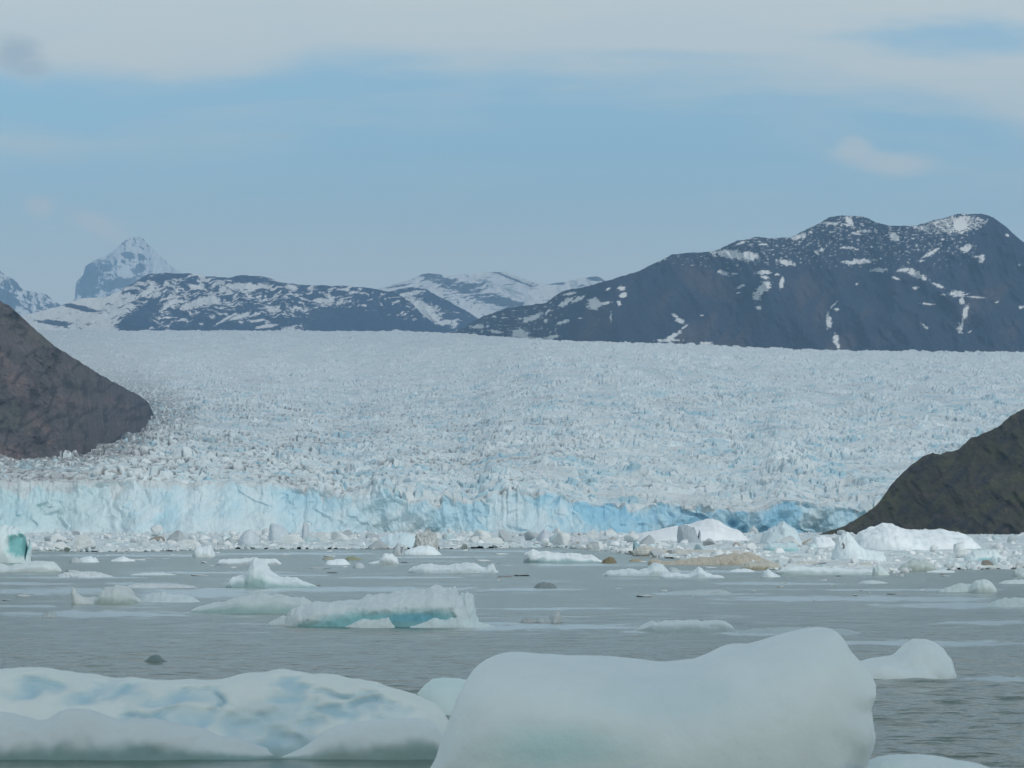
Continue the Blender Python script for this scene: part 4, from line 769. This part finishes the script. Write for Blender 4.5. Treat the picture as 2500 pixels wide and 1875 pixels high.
# --- the packed belt: a rubble carpet of brash ice nobody could count, and the blocks that stand out of it
yb = tab([(-800, 1345), (0, 1346), (90, 1345), (250, 1348), (450, 1345), (560, 1341), (1000, 1341), (1200, 1339), (1350, 1336), (1480, 1346), (1560, 1357), (1800, 1378), (1900, 1394), (2000, 1399), (2150, 1402), (2250, 1394), (2500, 1388), (3300, 1385)])
def build_brash():
    pxs = np.arange(-500, 3000, 3.0); n = 1000
    s = np.linspace(0, 1, n)[:, None]
    db = dist_of(yb(pxs) - 0.5)[None] * (1 + .03 * fbm2(pxs / 40, pxs * 0, 1001, 4)[None])
    d = db * (4480 / db) ** s
    px = np.broadcast_to(pxs[None], d.shape); x = (px - 1250) / F * d; y = d
    f1, f2, c, ox, oy = worley2(x / 7, y / 12, 1002); g1, g2, c2, ax, ay = worley2(x / 17, y / 26, 1003)
    k = np.minimum(d / 1500, 1.0)
    h = np.maximum(.62 - f1 ** 2 * 1.1, 0) * (.3 + c) * 1.5 + fbm2(x / 40, y / 60, 1004, 3) * .35
    h = h * (.30 + .70 * k) + .28
    cover = fbm2(x / 60, y / 90, 1006, 3) + sm(s, 0, .3) * .55 + .22
    h = np.where(cover < 0, h * sm(cover, -.25, 0) - .5 * sm(cover, 0, -.2), h)
    h = h - .6 * sm(s, .012, 0)
    C = np.broadcast_to(np.array([.68, .73, .75], np.float32), x.shape + (3,)).copy()
    C = mixc3(C, (.50, .57, .61), sm(c, .65, .85) * .75)
    C = mixc3(C, (.55, .70, .74), sm(c2, .55, .9) * .4)
    C = mixc3(C, (.45, .41, .37), sm(fbm2(x / 30, y / 60, 1007, 4, .6), .32, .5) * .55)
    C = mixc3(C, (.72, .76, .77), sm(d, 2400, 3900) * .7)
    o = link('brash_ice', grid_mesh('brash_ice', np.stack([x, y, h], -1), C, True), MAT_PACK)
    tag(o, 'packed white rubble ice covering the water below the glacier cliff', 'brash ice', kind='stuff')
build_brash()

import bmesh
def chunk_mesh(seed, col, sub=3, raw=False):
    r = random.Random(seed); bm = bmesh.new(); bmesh.ops.create_icosphere(bm, subdivisions=sub, radius=1)
    V = np.array([v.co[:] for v in bm.verts]); 
    for k in range(r.randint(6, 11)):
        nrm = np.array([r.gauss(0, 1), r.gauss(0, 1), r.gauss(0, .8)]); nrm /= np.linalg.norm(nrm); hh = r.uniform(.32, .72)
        dd = V @ nrm; V = V - np.outer(np.maximum(dd - hh, 0), nrm)
    n = fbm3(V[:, 0] * 2, V[:, 1] * 2, V[:, 2] * 2, seed, 3); V = V * (1 + n[:, None] * .16)
    if raw:
        Fc = np.array([[v.index for v in f.verts] for f in bm.faces]); bm.free(); return V, Fc
    for v, c in zip(bm.verts, V): v.co = c
    me = bpy.data.meshes.new('ice_chunk'); bm.to_mesh(me); bm.free()
    C = np.broadcast_to(np.array(col, np.float32), V.shape).copy() * (1 + .12 * fbm3(V[:, 0] * 1.5, V[:, 1] * 1.5, V[:, 2] * 1.5, seed + 5, 2)[:, None])
    set_col(me, C); me.materials.append(MAT_PACK)
    me.polygons.foreach_set('use_smooth', np.full(len(me.polygons), seed % 3 == 0, bool))
    return me
kinds = {'white': (.66, .70, .71), 'grey': (.42, .46, .485), 'pale blue': (.48, .60, .64), 'dirty': (.30, .275, .24)}
variants = {k: [chunk_mesh(1100 + 10 * i + j, c) for j in range(5)] for i, (k, c) in enumerate(kinds.items())}
rnd = random.Random(77)
def build_rubble():
    rg = np.random.default_rng(5); K = 12500
    shapes = [chunk_mesh(1300 + i, (1, 1, 1), 2 if i % 2 else 1, True) for i in range(18)]
    cols = np.array([(.73, .77, .79), (.69, .74, .76), (.56, .62, .65), (.56, .68, .72), (.46, .44, .41)]); pr = [.46, .29, .12, .115, .015]
    VV = []; FF = []; CC = []; n0 = 0
    pxa = np.where(rg.random(K) < .3, rg.uniform(1500, 2650, K), rg.uniform(-150, 2650, K)); ta = rg.random(K)
    for k in range(K):
        V, Fc = shapes[rg.integers(18)]
        px = pxa[k]; b_ = float(yb(px)); py = max(b_ - (b_ - 1303.6) * ta[k] ** 1.15, 1303.7); d = dist_of(py)
        wpx = rg.gamma(2.2, 4.2) + 4; wpx = min(wpx, 44) * (.75 + .25 * min((py - 1300) / 45, 1.4))
        r = wpx / F * d / 2; hh = r * rg.uniform(.4, 1.15); a = rg.uniform(0, 6.28)
        tl = rg.normal(0, .3)
        P = V * (r, r * rg.uniform(.8, 1.5), hh); P = np.stack([P[:, 0] * math.cos(tl) - P[:, 2] * math.sin(tl), P[:, 1], P[:, 0] * math.sin(tl) + P[:, 2] * math.cos(tl)], -1)
        P = np.stack([P[:, 0] * math.cos(a) - P[:, 1] * math.sin(a), P[:, 0] * math.sin(a) + P[:, 1] * math.cos(a), P[:, 2]], -1)
        P = P + ((px - 1250) / F * d, d, hh * rg.uniform(-.15, .65))
        VV.append(P); FF.append(Fc + n0); n0 += len(P); CC.append(np.broadcast_to(cols[rg.choice(5, p=pr)] * rg.uniform(.9, 1.08), P.shape))
    VV = np.concatenate(VV); FF = np.concatenate(FF).astype(np.int32)
    me = bpy.data.meshes.new('ice_rubble'); me.vertices.add(len(VV)); me.vertices.foreach_set('co', VV.reshape(-1).astype(np.float32))
    me.loops.add(FF.size); me.loops.foreach_set('vertex_index', FF.reshape(-1)); me.polygons.add(len(FF)); me.polygons.foreach_set('loop_start', np.arange(0, FF.size, 3, dtype=np.int32))
    me.update(calc_edges=True); set_col(me, np.concatenate(CC))
    tag(link('ice_rubble', me, MAT_PACK), 'jumble of countless small ice blocks packed below the glacier cliff', 'ice rubble', kind='stuff')
build_rubble()
MARKS = [(40, 1335, 'the teal hollow berg'), (150, 1318, 'the left end of the cliff foot'), (280, 1330, 'the second quarter of the left pack'), (395, 1326, 'the paler gap in the left pack'), (498, 1342, 'the pale block berg'), (608, 1312, 'the grey pyramid of ice'), (681, 1296, 'the grey leaning slab'),
         (746, 1290, 'the small grey cube of ice'), (840, 1320, 'the dark waterline stretch'), (915, 1325, 'the pale blue tinted berg'), (975, 1338, 'the tilted grey slab'), (1042, 1318, 'the grey dirty jagged berg'), (1130, 1325, 'the low middle of the pack'), (1215, 1322, 'the bluest foot of the cliff'),
         (1330, 1308, 'the purple grey pyramid'), (1412, 1315, 'the flat topped speckled berg'), (1490, 1322, 'the olive brown lump'), (1557, 1332, 'the dark teal fin'), (1630, 1345, 'the broad tan floe'), (1680, 1300, 'the dark angular block'), (1760, 1312, 'the broad white hill'), (1815, 1350, 'the muddy ridge'),
         (1905, 1310, 'the glassy pointed iceberg'), (1912, 1340, 'the teal tinted slab berg'), (1970, 1326, 'the cracked tan boulder'), (2012, 1322, 'the white snow mound'), (2065, 1335, 'the pierced iceberg'), (2150, 1315, 'the massive white iceberg'), (2050, 1385, 'the long white floe'),
         (2240, 1380, 'the grey green rounded berg'), (2310, 1325, 'the tail of the massive iceberg'), (2405, 1362, 'the smile shaped aqua berg'), (2490, 1350, 'the right edge of the pack'), (2500, 1396, 'the squat block berg')]
used_labels = set()
def chunk_label(px, py, wpx, kind, tall):
    mx, my, nm = min(MARKS, key=lambda m: (m[0] - px) ** 2 + (2.5 * (m[1] - py)) ** 2)
    size = 'tiny' if wpx < 13 else 'small' if wpx < 20 else 'medium' if wpx < 32 else 'large'
    shape = 'tall' if tall > .8 else 'squat' if tall < .6 else 'rounded'
    lr = 'left of' if px < mx - 8 else 'right of' if px > mx + 8 else 'in line with'
    fb = 'in front, ' if py > my + 6 else 'behind, ' if py < my - 6 else ''
    far = abs(px - mx); how = 'touching distance ' if far < 20 else 'a short way ' if far < 55 else 'well '
    for lab in (f'{size} {kind} chunk {fb}{how}{lr} {nm}', f'{size} {shape} {kind} chunk {fb}{how}{lr} {nm}', f'{size} {shape} {kind} chunk {how}{lr} {nm}', f'{shape} {kind} chunk {fb}{lr} {nm}', f'{size} {kind} chunk {lr} {nm}'):
        lab = lab.replace('well in line', 'in line').replace('touching distance in line', 'in line').replace('touching distance', 'just').replace('a short way in line', 'in line')
        if lab not in used_labels and len(lab.split()) <= 16: break
    used_labels.add(lab); return lab
for i in range(250):
    px = rnd.uniform(-30, 2530)
    if i < 110: py = yb(px) - rnd.uniform(0, 1) ** 1.3 * 22
    else: py = rnd.uniform(1308, yb(px) - 3)
    py = max(float(py), 1307.0); d = dist_of(py)
    wpx = rnd.uniform(10, 30) if rnd.random() < .65 else rnd.uniform(28, 64)
    wpx *= min(1.2, .55 + (py - 1300) / 60)
    if py > 1345 and wpx > 24: wpx *= .7
    kind = rnd.choices(list(kinds), (50, 32, 13, 5))[0]
    o = bpy.data.objects.new('ice_chunk', rnd.choice(variants[kind])); SC.collection.objects.link(o)
    wm_ = wpx / F * d / 2; hm = wm_ * rnd.uniform(.45, 1.0)
    o.scale = (wm_, wm_ * rnd.uniform(.8, 1.5), hm); o.rotation_euler = (rnd.uniform(-.25, .25), rnd.uniform(-.3, .3), rnd.uniform(0, 6.28))
    o.location = ((px - 1250) / F * d, d, hm * rnd.uniform(.15, .45))
    tag(o, chunk_label(px, py, wpx, kind, hm / wm_), 'ice chunk', 'chunks standing out of the pack ice')
# loose bits in the open water
OPEN = [(70, 1385, 'the grey whale back berg'), (205, 1368, 'the low white floe beside the dark lump'), (260, 1450, 'the humped grey berg'), (375, 1401, 'the thin white strip floe'), (300, 1364, 'the peaked little floe'), (118, 1500, 'the little round grey lump'), (600, 1475, 'the long grey green iceberg'),
        (610, 1370, 'the wide flat white floe'), (630, 1400, 'the wave crest berg'), (820, 1372, 'the flat white table floe'), (930, 1365, 'the bent fragment'), (930, 1470, 'the turquoise undercut berg'), (1100, 1385, 'the lumpy floe with a fin'), (1330, 1428, 'the dark slate lump'), (1360, 1362, 'the long white berg'),
        (1540, 1398, 'the twin humped floe'), (1700, 1400, 'the triangular peaked floe'), (1690, 1444, 'the grey streak of low ice'), (1880, 1400, 'the small white heap'), (2040, 1393, 'the long white floe'), (2130, 1420, 'the thin pale floe'), (2395, 1430, 'the ball shaped berg'), (2480, 1420, 'the thin floe by the right edge')]
for i in range(74):
    px = rnd.uniform(10, 2490); lo = float(yb(px)) + 4
    py = lo + (1470 - lo) * rnd.random() ** 1.7; d = dist_of(py)
    wpx = rnd.uniform(12, 62) if i % 2 else rnd.uniform(10, 26); kind = rnd.choices(list(kinds), (66, 20, 12, 2))[0]
    o = bpy.data.objects.new('ice_fragment', rnd.choice(variants[kind])); SC.collection.objects.link(o)
    wm_ = wpx / F * d / 2; hm = wm_ * (rnd.uniform(.08, .16) if wpx > 26 else rnd.uniform(.16, .34))
    o.scale = (wm_, wm_ * 1.3, hm); o.rotation_euler = (0, 0, rnd.choice((0, math.pi)) + rnd.uniform(-.3, .3))
    o.location = ((px - 1250) / F * d, d, hm * .1)
    mx, my, nm = min(OPEN, key=lambda m: (m[0] - px) ** 2 + (3 * (m[1] - py)) ** 2)
    side = 'left of' if px < mx - 15 else 'right of' if px > mx + 15 else 'behind' if py < my else 'in front of'
    size = 'tiny' if wpx < 17 else 'small' if wpx < 26 else 'long'
    for lab in (f'{size} flat {kind} fragment adrift {side} {nm}', f'{size} flat {kind} fragment adrift farther off {side} {nm}', f'{size} low {kind} sliver afloat {side} {nm}', f'{size} thin {kind} flake floating well {side} {nm}', f'{size} flat {kind} plate somewhere {side} {nm}'):
        if lab not in used_labels: break
    used_labels.add(lab)
    tag(o, lab, 'ice fragment', 'loose fragments on the open water')

# ------------------------------------------------------------------ unseen cloud behind the camera, added to shade the near water
def build_shade_cloud():
    cx, cy, z0_ = 2800.0, -3060.0, 4000.0
    n, m = 96, 40
    a = np.linspace(0, 2 * math.pi, n + 1)[None]; r = np.sin(np.linspace(0, math.pi / 2, m))[:, None]
    ca, sa = np.cos(a), np.sin(a)
    edge_ = 1 + .16 * fbm2(ca * 1.3 + 5, sa * 1.3 + 3, 1201, 4)
    x = cx + 1900 * r * ca * edge_; y = cy + 1350 * r * sa * edge_
    puff = np.abs(fbm2(x / 600, y / 600, 1202, 5, .55))
    prof = np.sqrt(np.clip(1 - r ** 2, 0, 1)) + 0 * ca
    top = z0_ + prof * (500 + 900 * puff); bot = z0_ - prof * (60 + 160 * puff)
    P = np.concatenate([np.stack([x, y, top], -1), np.stack([x, y, bot], -1)[::-1]], 0)
    m_ = bpy.data.materials.new('cloud'); m_.use_nodes = True; t = m_.node_tree
    t.nodes['Principled BSDF'].inputs['Base Color'].default_value = (.85, .86, .88, 1); t.nodes['Principled BSDF'].inputs['Roughness'].default_value = 1
    o = link('cloud', grid_mesh('cloud', P, None, True), m_)
    tag(o, 'heaped cloud out of view behind the boat, added to shade the near ice', 'cloud', kind='stuff')
build_shade_cloud()

# ------------------------------------------------------------------ haze
hz = bpy.data.materials.new('haze'); hz.use_nodes = True; t = hz.node_tree; t.nodes.clear()
pv = N(t, 'ShaderNodeVolumePrincipled'); pv.inputs['Color'].default_value = (.37, .64, 1.0, 1); pv.inputs['Density'].default_value = 3.6e-5; pv.inputs['Anisotropy'].default_value = 0.0
om = N(t, 'ShaderNodeOutputMaterial'); t.links.new(pv.outputs[0], om.inputs['Volume'])
x0, x1, y0, y1, z0, z1 = -15000, 15000, -300, 47000, -3, 3600
me = bpy.data.meshes.new('haze')
me.from_pydata([(x0,y0,z0),(x1,y0,z0),(x1,y1,z0),(x0,y1,z0),(x0,y0,z1),(x1,y0,z1),(x1,y1,z1),(x0,y1,z1)], [], [(3,2,1,0),(4,5,6,7),(0,1,5,4),(1,2,6,5),(2,3,7,6),(3,0,4,7)])
tag(link('haze', me, hz), 'thin blue air between the camera and the mountains', 'haze', kind='stuff')
